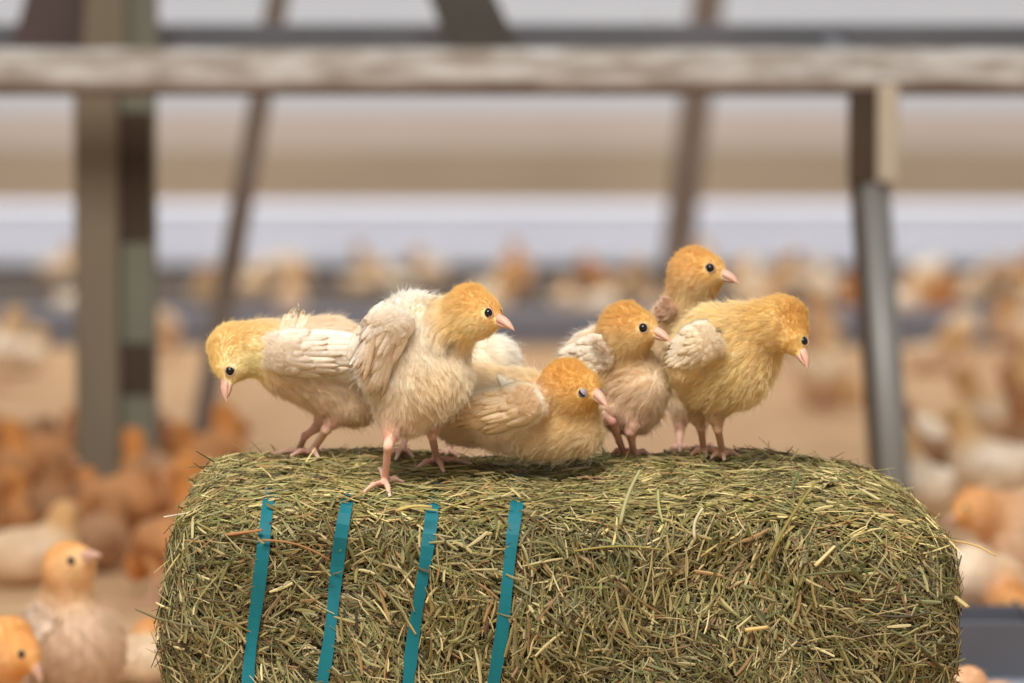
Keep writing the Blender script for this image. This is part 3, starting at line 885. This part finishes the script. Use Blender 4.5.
PAL = lin([(136, 126, 78), (158, 146, 96), (186, 168, 116), (222, 202, 150), (168, 132, 90), (116, 114, 70), (98, 82, 56), (146, 144, 100), (204, 186, 138)])
def hay(N, name, sub, hrange, Lm, Wm, liftk=.10):
    V0, F0 = surfnet(bale_f, np.array([BX - HX - .05, BY - HY - .03, -.006]), np.array([BX + HX + .05, BY + HY + .03, .31]), .008)
    fn = ngrad(bale_f, V0)
    wt = np.where(fn[:, 1] > .6, .25, 1.0) * np.where(fn[:, 2] < -.5, 0, 1) * np.where(V0[:, 2] < .08, .45, 1.0)
    R = sample_faces(V0, F0, N, wt)
    nr = ngrad(bale_f, R)
    ok = R[:, 2] > .006; R = R[ok]; nr = nr[ok]; n = len(R)
    # lie of the stalks: flat on top, steep on the face, with patches that share a direction
    pa = np.sin(R[:, 0] * 31 + R[:, 2] * 17) + np.sin(R[:, 0] * 13 - R[:, 2] * 41 + 2) + .6 * np.sin(R[:, 0] * 71 + R[:, 2] * 59)
    ang = pa * .55 + rng.normal(0, .75, n)
    side_ax = nrm(np.cross(nr, np.array([0, 0, 1.0])) + 1e-6 * np.array([1, 0, 0]))
    upx = np.cross(side_ax, nr)
    topw = np.clip((nr[:, 2] - .4) * 3, 0, 1)
    face_ang = np.where(R[:, 0] > .0, 1.25, .75) + ang
    top_ang = .0 + rng.normal(0, .55, n)
    a = np.where(rng.random(n) < topw, top_ang, face_ang)
    # on top use world x as the side axis
    xax = nrm(np.array([1.0, 0, 0]) - nr * nr[:, :1]); side_ax = np.where((nr[:, 2] > .6)[:, None], xax, side_ax); upx = np.cross(side_ax, nr)
    lift = rng.normal(0, liftk, n)
    dirs = nrm(side_ax * np.cos(a)[:, None] + upx * np.sin(a)[:, None] + nr * lift[:, None])
    L = np.clip(rng.lognormal(math.log(Lm), .45, n), .006, .07)
    wd = np.minimum(Wm * rng.lognormal(0, .45, n) * .5, .0012)
    ho = rng.uniform(*hrange, n)
    # keep the straps mostly clear
    for sl in strap_lines:
        near = (np.abs(R[:, 0] - strap_x(sl, R[:, 2])) < .0045 + .35 * L * np.abs(dirs[:, 0])) & (nr[:, 1] < -.3) & (R[:, 2] < .25)
        cover = rng.random(n) < .09
        ho = np.where(near & ~cover, np.minimum(ho, -.0015), ho)
        dirs = np.where((near & ~cover)[:, None], nrm(dirs - nr * (dirs * nr).sum(1)[:, None]), dirs)
    ci = rng.choice(len(PAL), n, p=[.17, .19, .16, .09, .08, .09, .08, .08, .06])
    cols = PAL[ci] * np.array([.80, .83, .81]) * (1 + .13 * pa[:, None] / 2) * rng.normal(1, .20, (n, 1)) + rng.normal(0, .008, (n, 3))
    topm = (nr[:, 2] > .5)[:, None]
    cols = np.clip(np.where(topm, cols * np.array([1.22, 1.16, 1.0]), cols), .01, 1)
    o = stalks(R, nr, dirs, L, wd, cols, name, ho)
    o['kind'] = 'stuff'
    return o
hay(36000, 'hay_stalks', None, (-.008, -.001), .013, .0014)
hay(23000, 'hay_stalks', None, (-.004, .0030), .011, .0012)
hay(6000, 'hay_stalks', None, (-.001, .0035), .017, .0010)
hay(900, 'hay_stalks', None, (.001, .004), .019, .0022)
hay(3200, 'hay_stalks', None, (.000, .004), .013, .0012, .55)

# single long stalks that stick out where the photograph shows them
def stalk_px(p0, p1, Y0, Y1, r, col, bend=0.0):
    a = P(*p0, Y0); b = P(*p1, Y1); t = np.linspace(0, 1, 7)[:, None]
    up = nrm(np.cross(b - a, FWD))
    pts = a + (b - a) * t + up * bend * np.sin(math.pi * t)
    V, F = tube(pts, r * np.linspace(1, .75, 7), 6, True, .6)
    child('long_stalk', V, F, M_HAY, bale, np.tile(lin(col), (len(V), 1)))
stalk_px((196, 512), (164, 517), 2.99, 2.97, .0012, (222, 208, 176))
stalk_px((214, 462), (196, 451), 3.03, 3.0, .0007, (118, 108, 66))
stalk_px((212, 466), (188, 467), 3.03, 3.0, .0008, (132, 120, 74))
stalk_px((912, 541), (955, 541), 3.0, 2.96, .0011, (168, 140, 84), .003)
stalk_px((955, 541), (996, 556), 2.96, 2.93, .0012, (214, 176, 108), .002)
stalk_px((948, 592), (968, 607), 2.98, 2.96, .0025, (206, 180, 124))
stalk_px((225, 535), (262, 530), 2.948, 2.944, .0022, (176, 128, 84))
stalk_px((262, 540), (330, 560), 2.943, 2.944, .0014, (170, 122, 76), .004)
stalk_px((396, 511), (432, 507), 2.944, 2.943, .0022, (198, 180, 108), .002)
stalk_px((768, 560), (816, 482), 2.945, 2.953, .0020, (150, 136, 74), .002)
stalk_px((695, 540), (703, 508), 2.945, 2.947, .0012, (216, 204, 166), .003)
stalk_px((815, 566), (835, 546), 2.943, 2.945, .0024, (224, 204, 148))
stalk_px((745, 630), (768, 627), 2.943, 2.943, .0026, (222, 190, 120))
stalk_px((575, 551), (665, 550), 2.945, 2.943, .0013, (158, 146, 78), .003)
stalk_px((620, 525), (640, 470), 2.947, 2.965, .0016, (172, 168, 118), .002)
stalk_px((880, 500), (862, 490), 2.975, 2.985, .0016, (206, 190, 138))

# ------------------------------------------------------------------ chicks on the bale
CREAM = (250, 236, 210); WHITE = (253, 249, 242); ORANGE = (240, 190, 122)
D = .008
# main chick
chick(dict(label='cream chick standing tallest at the front edge of the bale, orange head turned right', Y=3.02,
  body=[((388, 352, 32, 3.045), (420, 350, 42, 3.02), WHITE, .009), ((420, 350, 44, 3.02), (432, 378, 40, 3.005), CREAM, .009),
        ((410, 318, 28, 3.03), (432, 335, 34, 3.01), WHITE, .008), ((415, 395, 36, 3.02), (408, 408, 30, 3.02), CREAM, .009),
        ((384, 375, 22, 3.045), (392, 400, 20, 3.03), CREAM, .010)],
  head=(473, 311, 27, 2.99), headcol=(237, 205, 134), facecol=(239, 218, 159),
  beak=[(498, 321, 2.975), (515, 329, 2.966)],
  neck=[((470, 318, 22, 2.99), (434, 334, 30, 3.01), (241, 221, 164), .007)],
  tints=[(451, 344, None, 8, (120, 92, 74), .6), (446, 352, None, 5, (120, 92, 74), .5), (478, 290, 2.985, 34, (234, 192, 116), .8), (497, 312, 2.975, 16, (233, 181, 105), .8), (478, 336, 2.975, 22, (243, 230, 180), .8),
         (440, 400, 2.97, 45, (240, 225, 179), .6), (370, 350, 3.0, 30, (250, 238, 221), .8)],
  eye=(488, 313), legs=[
   dict(pts=[(396, 405, 3.03, 15), (391, 432, 3.01, 7.5), (388, 447, 3.0, 4.2), (385, 470, 2.99, 3.4)], toes=[(358, 496, 2.965), (391, 503, 2.958), (402, 470, 2.975), (378, 462, 3.02)], toe=.040),
   dict(pts=[(424, 400, 3.03, 15), (430, 424, 3.035, 6.5), (432, 436, 3.04, 4.2), (437, 456, 3.045, 3.4)], toes=[(417, 468, 3.02), (445, 474, 3.015), (470, 459, 3.03), (437, 446, 3.07)])],
  wingbase=[((392, 325, 16, 2.985), (372, 372, 14, 3.0), WHITE)],
  wings=[dict(list=wing_list((400, 306), (358, 378), 50, 9, (251, 242, 229), (237, 219, 183))),
         dict(list=[((384 - 3 * i, 312 + 6 * i), (354 + 3 * i, 362 + 7 * i), 8, .0045 + .0004 * i, (236, 218, 190), (204, 168, 124)) for i in range(4)], name='flight_feathers'),
         dict(list=[((400, 330), (366 + 4 * i, 392 + (i % 3) * 3), 9, .002, (251, 242, 228), (238, 221, 186)) for i in range(5)])],
  N=85000))
# bent-over chick at the left end
chick(dict(label='cream chick at the left end of the bale, leaning left with its head lowered', Y=3.10,
  body=[((288, 366, 31, 3.09), (325, 370, 40, 3.10), (238, 224, 179), .008), ((325, 365, 42, 3.10), (358, 374, 40, 3.11), (244, 220, 188), .008),
        ((282, 342, 22, 3.10), (330, 352, 34, 3.10), (241, 230, 188), .007), ((345, 390, 34, 3.10), (352, 398, 30, 3.10), (237, 225, 188), .009)],
  head=(233, 353, 26, 3.085), headcol=(240, 216, 146), facecol=(241, 221, 160),
  beak=[(228, 383, 3.07), (225, 403, 3.064)],
  neck=[((238, 350, 24, 3.087), (262, 348, 24, 3.09), (241, 214, 149), .006), ((262, 348, 24, 3.09), (290, 360, 28, 3.095), (240, 220, 162), .007)],
  tints=[(218, 345, 3.06, 22, (241, 226, 157), .8), (246, 330, 3.07, 26, (239, 202, 134), .6), (240, 372, 3.065, 22, (241, 228, 180), .7), (280, 330, 3.07, 26, (241, 212, 144), .5)],
  up=(-.9, -.1, .35), eye=(230, 371), legs=[
   dict(pts=[(345, 405, 3.09, 18), (333, 420, 3.09, 6.5), (326, 430, 3.09, 4.4), (311, 446, 3.09, 3.6)], toes=[(272, 449, 3.085), (292, 455, 3.06), (318, 457, 3.07), (324, 446, 3.12)]),
   dict(pts=[(330, 402, 3.12, 14), (320, 425, 3.125, 5), (305, 436, 3.125, 3.4), (298, 441, 3.125, 3.0)], toes=[(282, 443, 3.12), (290, 447, 3.11), (306, 446, 3.12)])],
  wingbase=[((290, 350, 20, 3.070), (345, 358, 20, 3.075), WHITE)],
  wings=[dict(list=wing_list((262, 352), (376, 356), 50, 9, (251, 241, 227), (237, 217, 180))),
         dict(list=[((278 + 4 * i, 340), (286 + 6 * i, 306 + abs(i - 2) * 4), 8, .001, (251, 240, 222), (241, 221, 182)) for i in range(5)], name='back_feathers')],
  N=60000))
# chick hidden behind the main one
chick(dict(label='pale cream chick mostly hidden behind the tall front chick, head out of sight', Y=3.145,
  body=[((440, 380, 32, 3.155), (476, 376, 38, 3.145), CREAM, .008), ((478, 366, 30, 3.145), (494, 360, 24, 3.145), WHITE, .008), ((455, 400, 34, 3.155), (470, 402, 32, 3.145), CREAM, .008)],
  head=(428, 336, 22, 3.165), headcol=ORANGE, beak=[(408, 340, 3.165), (393, 345, 3.165)],
  neck=[((430, 342, 20, 3.165), (444, 368, 26, 3.155), CREAM, .006)],
  eye=(420, 334), legs=[
   dict(pts=[(420, 405, 3.135, 12), (406, 428, 3.135, 4.6), (406, 434, 3.135, 3.6), (402, 452, 3.135, 3.0)], toes=[(388, 456, 3.125), (396, 459, 3.120), (412, 456, 3.125)]),
   dict(pts=[(452, 408, 3.165, 12), (450, 430, 3.165, 5), (450, 440, 3.165, 3.6), (449, 448, 3.165, 3.0)], toes=[(438, 450, 3.165), (446, 452, 3.155), (458, 450, 3.155)])],
  N=30000))
# sleepy chick lying down
chick(dict(label='drowsy orange-headed chick lying on the bale with half closed eyes', bc=(245, 227, 193), headshift=(-5, -4, -3), Y=3.06,
  body=[((560, 424, 30, 3.05), (520, 412, 36, 3.06), (241, 226, 173), .008), ((520, 405, 36, 3.06), (478, 408, 38, 3.07), (241, 225, 179), .008),
        ((478, 400, 34, 3.07), (456, 416, 26, 3.08), (239, 224, 180), .008), ((583, 430, 24, 3.045), (545, 430, 26, 3.05), (243, 230, 177), .008), ((500, 425, 26, 3.05), (530, 428, 24, 3.05), (240, 225, 179), .008)],
  head=(570, 388, 30, 3.035), headcol=(233, 189, 110), facecol=(233, 194, 120),
  beak=[(595, 395, 3.018), (609, 407, 3.008)],
  neck=[((572, 396, 24, 3.04), (560, 420, 28, 3.05), (240, 218, 150), .006)],
  tints=[(560, 370, 3.02, 32, (231, 182, 98), .8), (592, 380, 3.01, 15, (228, 175, 94), .7), (575, 408, 3.01, 16, (240, 214, 134), .6)],
  eye=(582, 393), sleepy=1, er=.0034,
  wings=[dict(list=wing_list((540, 398), (446, 424), 44, 9, (248, 228, 196), (233, 210, 159), cov=True)),
         dict(list=[((498, 375), (538 - 6 * i, 398 + 5 * i), 9, .003 + .0004 * i, (251, 239, 218), (237, 216, 173)) for i in range(4)], name='back_feathers')],
  wingbase=[((530, 404, 18, 3.025), (485, 412, 20, 3.035), WHITE)],
  N=60000))
# middle chick peeking right
chick(dict(label='orange-headed chick squatting mid-group behind the drowsy one, beak pointing right', bc=(244, 226, 198), headshift=(-5, -4, -3), Y=3.11,
  body=[((640, 385, 32, 3.09), (615, 385, 36, 3.11), (239, 225, 185), .008), ((615, 370, 34, 3.11), (588, 362, 24, 3.12), (246, 221, 191), .008),
        ((632, 408, 30, 3.10), (622, 405, 30, 3.11), (234, 221, 182), .009), ((596, 345, 18, 3.12), (580, 362, 18, 3.13), WHITE, .007)],
  head=(629, 327, 26, 3.08), headcol=(233, 193, 120), facecol=(239, 210, 146),
  beak=[(656, 334, 3.065), (672, 341, 3.058)],
  neck=[((624, 338, 26, 3.085), (614, 360, 33, 3.10), (238, 206, 146), .007)],
  tints=[(625, 306, 3.06, 34, (232, 185, 107), .8), (640, 346, 3.06, 18, (241, 222, 167), .6), (608, 345, 3.07, 20, (241, 225, 180), .5)],
  eye=(643, 328), legs=[
   dict(pts=[(628, 410, 3.085, 12), (632, 425, 3.08, 5), (630, 432, 3.08, 4), (634, 444, 3.075, 3.4)], toes=[(622, 450, 3.07), (634, 453, 3.065), (650, 450, 3.07)]),
   dict(pts=[(612, 408, 3.09, 10), (604, 416, 3.075, 4.4), (612, 422, 3.07, 3.8), (624, 434, 3.075, 3.2)], toes=[(612, 440, 3.07), (622, 446, 3.07), (632, 440, 3.065)], skin=(176, 112, 96))],
  wings=[dict(list=wing_list((608, 348), (556, 370), 38, 7, (251, 239, 222), (237, 217, 182)))],
  N=50000))
# chick at the back, head high
chick(dict(label='orange-headed chick standing at the back of the group, its head highest of all', bc=(240, 219, 188), headshift=(-5, -4, -3), Y=3.165,
  body=[((700, 345, 30, 3.175), (684, 350, 34, 3.185), (239, 221, 173), .008), ((672, 322, 22, 3.175), (680, 340, 26, 3.175), (243, 216, 185), .007), ((690, 385, 30, 3.185), (690, 398, 24, 3.185), CREAM, .008)],
  head=(698, 272, 26, 3.155), headcol=(235, 194, 123), facecol=(240, 209, 143),
  beak=[(723, 276, 3.140), (740, 283, 3.133)],
  neck=[((694, 280, 23, 3.157), (686, 312, 26, 3.165), (238, 210, 152), .006)],
  tints=[(695, 252, 3.135, 34, (233, 185, 108), .8), (712, 294, 3.135, 18, (242, 225, 170), .7), (662, 300, 3.155, 16, (227, 194, 154), .5)],
  eye=(710, 268), legs=[
   dict(pts=[(682, 400, 3.180, 12), (680, 424, 3.180, 5), (680, 432, 3.180, 4), (679, 446, 3.175, 3.0)], toes=[(668, 449, 3.170), (680, 451, 3.165), (692, 448, 3.170)]),
   dict(pts=[(700, 400, 3.180, 12), (702, 424, 3.180, 5), (702, 432, 3.180, 4), (703, 446, 3.175, 3.0)], toes=[(692, 449, 3.170), (704, 451, 3.165), (716, 448, 3.170)])],
  wings=[dict(list=wing_list((672, 302), (652, 322), 18, 5, (236, 206, 178), (216, 176, 146)))],
  N=40000))
# right-hand chick looking down
chick(dict(label='plump yellow chick standing rightmost on the bale, looking down over its edge', bc=(247, 229, 182), headshift=(-7, -4, -5), Y=3.076,
  body=[((752, 345, 34, 3.066), (718, 355, 42, 3.076), (239, 225, 166), .009), ((718, 358, 44, 3.076), (696, 366, 30, 3.086), (238, 224, 169), .009),
        ((735, 372, 38, 3.071), (712, 382, 32, 3.076), (233, 218, 160), .009), ((712, 330, 24, 3.076), (700, 350, 26, 3.086), (241, 228, 173), .008)],
  head=(785, 324, 26, 3.051), headcol=(233, 189, 113), facecol=(234, 197, 126),
  beak=[(800, 353, 3.031), (809, 370, 3.024)],
  neck=[((772, 324, 25, 3.054), (745, 330, 28, 3.066), (242, 212, 156), .008)],
  tints=[(721, 332, None, 6, (110, 74, 40), 1.0), (719, 337, None, 5, (110, 74, 40), .9), (795, 318, 3.031, 26, (231, 181, 101), .8), (760, 318, 3.036, 30, (239, 208, 130), .6), (730, 385, 3.026, 40, (231, 212, 144), .6), (780, 345, 3.016, 16, (241, 221, 152), .6)],
  up=(.85, -.1, .45), eye=(804, 341), legs=[
   dict(pts=[(699, 395, 3.086, 14), (697, 416, 3.086, 7), (701, 428, 3.086, 3.8), (704, 451, 3.081, 3.2)], toes=[(692, 454, 3.076), (706, 456, 3.066), (718, 454, 3.076), (700, 450, 3.101)], skin=(190, 142, 112)),
   dict(pts=[(722, 395, 3.071, 14), (716, 416, 3.071, 7), (718, 430, 3.071, 3.9), (723, 452, 3.066, 3.3)], toes=[(712, 457, 3.056), (724, 459, 3.046), (738, 455, 3.051), (718, 451, 3.086)], skin=(190, 142, 112))],
  wingbase=[((702, 345, 17, 3.041), (684, 366, 14, 3.051), (247, 229, 186))],
  wings=[dict(list=wing_list((718, 332), (664, 366), 44, 8, (250, 237, 215), (236, 217, 172)))],
  N=62000))

# ------------------------------------------------------------------ nearer chicks beside the bale
chick(dict(label='upright buff chick with its beak raised, standing left of the bale', bc=(228, 204, 176), Y=3.65, h=.002,
  body=[((80, 650, 46, 3.64), (70, 640, 44, 3.66), (237, 205, 169), .008), ((64, 615, 32, 3.65), (76, 640, 44, 3.64), (239, 207, 171), .008), ((40, 622, 20, 3.66), (48, 680, 28, 3.67), (241, 209, 178), .008), ((75, 690, 42, 3.65), (72, 720, 34, 3.66), (234, 203, 169), .008)],
  head=(70, 565, 26, 3.63), headcol=(241, 196, 133), facecol=(242, 205, 155),
  beak=[(86, 559, 3.612), (102, 554, 3.605)], bs=1.35,
  neck=[((70, 572, 23, 3.635), (68, 600, 27, 3.645), (237, 199, 150), .006)],
  eye=(71, 561), legs=[
    dict(pts=[(60, 720, 3.66, 14), (58, 748, 3.66, 5), (58, 756, 3.66, 3.6), (56, 712 + 0, 3.66, 3)] if False else [(60, 690, 3.66, 14), (58, 702, 3.66, 6), (57, 708, 3.66, 3.6), (56, 712, 3.66, 3)], toes=[(46, 716, 3.64), (56, 718, 3.64), (68, 716, 3.64)])] ,
  wings=[dict(list=wing_list((44, 604), (30, 650), 24, 6, (249, 234, 216), (239, 208, 176)))],
  N=26000, radk=1.3))
chick(dict(label='orange-headed chick at the bottom left corner looking down', Y=3.55, h=.002,
  body=[((-30, 690, 44, 3.57), (-60, 700, 44, 3.6), (237, 199, 155), .008), ((-20, 720, 40, 3.57), (-50, 730, 40, 3.6), (237, 199, 155), .008)],
  head=(10, 648, 31, 3.53), headcol=(238, 183, 113), facecol=(241, 192, 130),
  beak=[(34, 668, 3.515), (42, 684, 3.51)],
  neck=[((4, 655, 28, 3.54), (-18, 680, 34, 3.56), (237, 188, 130), .007)],
  up=(.4, 0, .9), eye=(21, 654), er=.0034, N=20000, radk=1.3))
chick(dict(label='small pale chick with an orange crown crouched low against the left foot of the bale', Y=3.8, h=.002,
  body=[((140, 672, 22, 3.78), (122, 672, 22, 3.79), (248, 229, 198), .008), ((110, 678, 20, 3.8), (146, 680, 24, 3.8), (245, 223, 191), .008)],
  head=(152, 636, 18, 3.86), headcol=(237, 185, 122),
  beak=[(166, 642, 3.855), (175, 646, 3.85)],
  neck=[((150, 644, 16, 3.86), (142, 664, 20, 3.82), (243, 209, 162), .006)],
  eye=(157, 635), er=.0026, bs=.8, N=16000, radk=1.3))
chick(dict(label='buff and white chick with a rusty nape in a group right of the bale', bc=(236, 210, 180), Y=4.25, h=.0022,
  body=[((1010, 528, 34, 4.25), (1040, 520, 36, 4.27), (245, 216, 184), .008), ((1015, 545, 30, 4.25), (1040, 545, 34, 4.27), (235, 201, 166), .008)],
  head=(973, 510, 22, 4.22), headcol=(234, 179, 114), beak=[(955, 518, 4.2), (945, 526, 4.2)],
  neck=[((978, 510, 20, 4.22), (1000, 515, 24, 4.24), (235, 180, 119), .006)],
  eye=(966, 508), er=.0026, N=12000, radk=1.6))
chick(dict(label='white-backed chick with orange head turned away, beside the grey feeder tray', Y=4.0, h=.0022,
  body=[((972, 572, 28, 3.98), (990, 590, 30, 4.0), (250, 233, 211), .008), ((1000, 585, 28, 4.0), (1020, 610, 26, 4.0), (244, 212, 173), .008)],
  head=(1010, 602, 19, 3.96), headcol=(230, 172, 106), beak=[(1026, 612, 3.95), (1034, 620, 3.95)],
  neck=[((1006, 600, 18, 3.97), (1000, 590, 22, 3.98), (235, 181, 117), .006)],
  eye=(1016, 602), er=.0026, N=12000, radk=1.6))
chick(dict(label='peach chick whose crown just shows at the bottom edge below the grey tray', bc=(236, 206, 176), Y=3.400, h=.0022,
  body=[((972, 725, 32, 3.420), (995, 735, 34, 3.430), (243, 209, 169), .008)],
  head=(966, 686, 20, 3.380), headcol=(242, 201, 160), beak=[(950, 694, 3.370), (941, 700, 3.370)],
  neck=[((968, 694, 19, 3.390), (972, 712, 24, 3.410), (243, 205, 162), .006)],
  eye=(960, 686), er=.0026, bs=.8, N=9000, radk=1.5))

# grey feeder tray right of the bale
m_tray = simple('tray_grey', (92, 94, 102), .55, noise=9, amt=.4, rgb2=(78, 78, 84))
m_trayd = simple('tray_rim', (150, 154, 166), .5)
ty = 3.82; x0 = xpx(930, 640, ty); 
tr = bpy.data.objects.new('feeder_tray', None); COL.objects.link(tr); tr.location = (x0 + .07, ty + .1, 0)
tag(tr, 'dark grey open feeder tray on the floor right of the bale', 'feeder')
zt_, zb_ = zrow(622, ty), 0.0
mb = MB()
mb.box((x0 + .05, ty, zt_ / 2), (.05, .005, zt_ / 2), bev=.001).box((x0 + .05, ty + .12, zt_ / 2), (.05, .005, zt_ / 2), bev=.001)
mb.box((x0, ty + .06, zt_ / 2), (.004, .055, zt_ / 2), bev=.001).box((x0 + .1, ty + .06, zt_ / 2), (.004, .055, zt_ / 2), bev=.001)
mb.box((x0 + .05, ty + .06, .004), (.046, .055, .004), bev=.001).build('tray_wall', m_tray, tr)
MB().box((x0 + .12, ty - .02, zrow(678, ty) - .01), (.09, .02, .01), bev=.004).build('rim', m_trayd, tr)
MB().box((x0 + .12, ty - .02, (zrow(678, ty) - .02) / 2), (.085, .015, (zrow(678, ty) - .02) / 2), bev=.002).build('plinth', m_tray, tr)

# ------------------------------------------------------------------ the crowd on the barn floor
def crowd_mesh(pose, hc, bc, wc):
    """local coordinates, facing +x, standing at the origin"""
    f = Field(); c = f.cone
    A = lambda x, y, z: np.array([x, y, z]) * .001
    if pose == 'stand':
        c(A(18, 0, 68), A(-22, 0, 62), .030, .028, bc, 0, .014); c(A(-22, 0, 66), A(-48, 0, 80), .022, .009, wc, 0, .012)
        c(A(22, 0, 82), A(34, 0, 112), .021, .016, hc, 0, .012); hd = A(38, 0, 122); bd = nrm(A(1, 0, -.15))
    elif pose == 'peck':
        c(A(20, 0, 64), A(-22, 0, 74), .029, .029, bc, 0, .014); c(A(-22, 0, 80), A(-46, 0, 100), .022, .009, wc, 0, .012)
        c(A(34, 0, 62), A(54, 0, 42), .021, .016, hc, 0, .012); hd = A(60, 0, 34); bd = nrm(A(.6, 0, -1))
    elif pose == 'sit':
        c(A(18, 0, 34), A(-24, 0, 32), .031, .030, bc, 0, .014); c(A(-24, 0, 36), A(-50, 0, 48), .022, .009, wc, 0, .012)
        c(A(24, 0, 46), A(32, 0, 66), .021, .016, hc, 0, .012); hd = A(36, 0, 74); bd = nrm(A(1, 0, -.2))
    else:  # look aside
        c(A(16, 0, 66), A(-22, 0, 64), .030, .029, bc, 0, .014); c(A(-22, 0, 70), A(-46, 0, 86), .022, .009, wc, 0, .012)
        c(A(22, 0, 80), A(30, 6, 108), .021, .016, hc, 0, .012); hd = A(30, 10, 117); bd = nrm(A(.35, 1, -.1))
    c(hd, hd, .0172, .0172, hc, 0, .008)
    c(hd + bd * .013, hd + bd * .026, .0052, .0012, (214, 160, 130), 0, .003)
    lift = 0 if pose != 'sit' else -32
    for sy in (-1, 1):
        c(A(6, sy * 25, 70 + lift), A(-30, sy * 20, 66 + lift), .013, .006, wc, 0, .006)
        sd = np.cross(bd, (0, 0, 1.0)) * sy
        c(hd + bd * .007 + sd * .0155 + A(0, 0, 3), hd + bd * .007 + sd * .0155 + A(0, 0, 3), .003, .003, (30, 22, 20), 0, .001)
        if pose != 'sit':
            c(A(2, sy * 15, 48), A(-6, sy * 16, 28), .012, .004, bc, 0, .006); c(A(-6, sy * 16, 28), A(2, sy * 16, 3), .0032, .003, SKIN, 0, .003)
            for a in (-.5, 0, .5):
                c(A(2, sy * 16, 3), A(2 + 20 * math.cos(a), sy * 16 + 20 * math.sin(a), 2), .0028, .002, SKIN, 0, .002)
    lo, hi = f.bounds(.004)
    V, F = surfnet(f, lo, hi, .0032)
    col, *_ = f.blend(V, .003)
    col = np.clip(col * rng.normal(1, .05, (len(V), 1)), 0, 1)
    me_o = mesh_obj('chick', V, F, M_CROWD, None, col)
    me = me_o.data; bpy.data.objects.remove(me_o)
    return me
SCH = {'rust': ((196, 130, 72), (190, 136, 90), (164, 110, 70)), 'brown': ((164, 116, 76), (168, 130, 98), (146, 106, 76)),
       'buff': ((206, 160, 108), (214, 182, 146), (222, 194, 164)), 'cream': ((218, 178, 126), (228, 206, 176), (236, 220, 200))}
POSES = ('stand', 'peck', 'sit', 'aside')
ME = {(s, p): crowd_mesh(p, *SCH[s]) for s in SCH for p in POSES}
placed = []
WORDS = {'rust': 'rust-coloured', 'brown': 'dull brown', 'buff': 'buff', 'cream': 'pale cream'}
PWORDS = {'stand': 'upright', 'peck': 'pecking down', 'sit': 'sitting down', 'aside': 'looking aside'}
def scatter(n, px0, px1, Y0, Y1, mix, zone, where, sep=.085, poses=POSES, sc_=(0.9, 1.12), z=0):
    k = 0; tries = 0
    while k < n and tries < n * 60:
        tries += 1
        Y = math.sqrt(rng.uniform(Y0 ** 2, Y1 ** 2)); px = rng.uniform(px0, px1)
        x = (px - 512) / FPX * Y
        s = rng.uniform(*sc_)
        if any((x - a) ** 2 + (Y - b) ** 2 < sep ** 2 for a, b in placed): continue
        if abs(x + .03) < .28 + .08 and 2.8 < Y < 3.4: continue
        if abs(Y - 8.6) < .14: continue
        # keep off the frame's feet
        if any(abs(x - fx) < .09 and abs(Y - fy) < .10 for fx, fy in FEET): continue
        placed.append((x, Y))
        sch = rng.choice(list(mix), p=list(mix.values())); pose = rng.choice(poses)
        o = bpy.data.objects.new('chick', ME[(str(sch), str(pose))]); COL.objects.link(o)
        o.location = (x, Y, z); o.rotation_euler = (0, 0, rng.uniform(0, 2 * math.pi)); o.scale = (s, s, s)
        tag(o, f'blurred {WORDS[str(sch)]} chick {PWORDS[str(pose)]} {where}', 'chick', f'{WORDS[str(sch)]} chicks {zone}')
        k += 1
FEET = [((xl + xr) / 2, Yp), (P(199, 446, 6.3)[0], 6.3), (ext[0], ext[1]), (P(672, 300, 8.2)[0], 8.2)]
def place(px, Y, sch, pose, rot, size, label, group=None):
    x = (px - 512) / FPX * Y
    placed.append((x, Y))
    o = bpy.data.objects.new('chick', ME[(sch, pose)]); COL.objects.link(o)
    o.location = (x, Y, 0); o.rotation_euler = (0, 0, rot); o.scale = (size,) * 3
    tag(o, label, 'chick', group)
place(32, 4.55, 'buff', 'sit', .5, 1.0, 'blurred buff chick sitting low behind the raised-beak chick, at the left edge')
place(118, 4.78, 'rust', 'peck', 2.6, 1.0, 'blurred rust-coloured chick pecking between the upright foreground chick and the bale')
place(164, 4.42, 'rust', 'peck', 2.2, .9, 'blurred rust-coloured chick pecking right beside the left face of the bale')
scatter(54, -70, 215, 4.65, 5.9, {'rust': .62, 'brown': .38}, 'crowded left of the bale', "in the crowd beyond the bale's left end", sep=.10, sc_=(.85, 1.0))
scatter(12, 900, 1080, 4.7, 6.3, {'buff': .45, 'cream': .25, 'brown': .30}, 'right of the bale', "in the crowd beyond the bale's right end", sep=.11)
scatter(14, 760, 1080, 6.4, 8.3, {'buff': .35, 'brown': .45, 'cream': .2}, 'in the middle of the barn', 'on the open litter behind the pipe leg', sep=.14, sc_=(.8, 1.0))
scatter(4, -60, 190, 7.0, 8.3, {'buff': .6, 'cream': .4}, 'on the litter beyond the wide post', 'on the litter beyond the wide post', sep=.16)
scatter(50, -60, 1090, 8.95, 10.9, {'buff': .5, 'cream': .3, 'rust': .2}, 'beyond the low kerb', 'in the far row beyond the low kerb', sep=.115, sc_=(.85, 1.0))
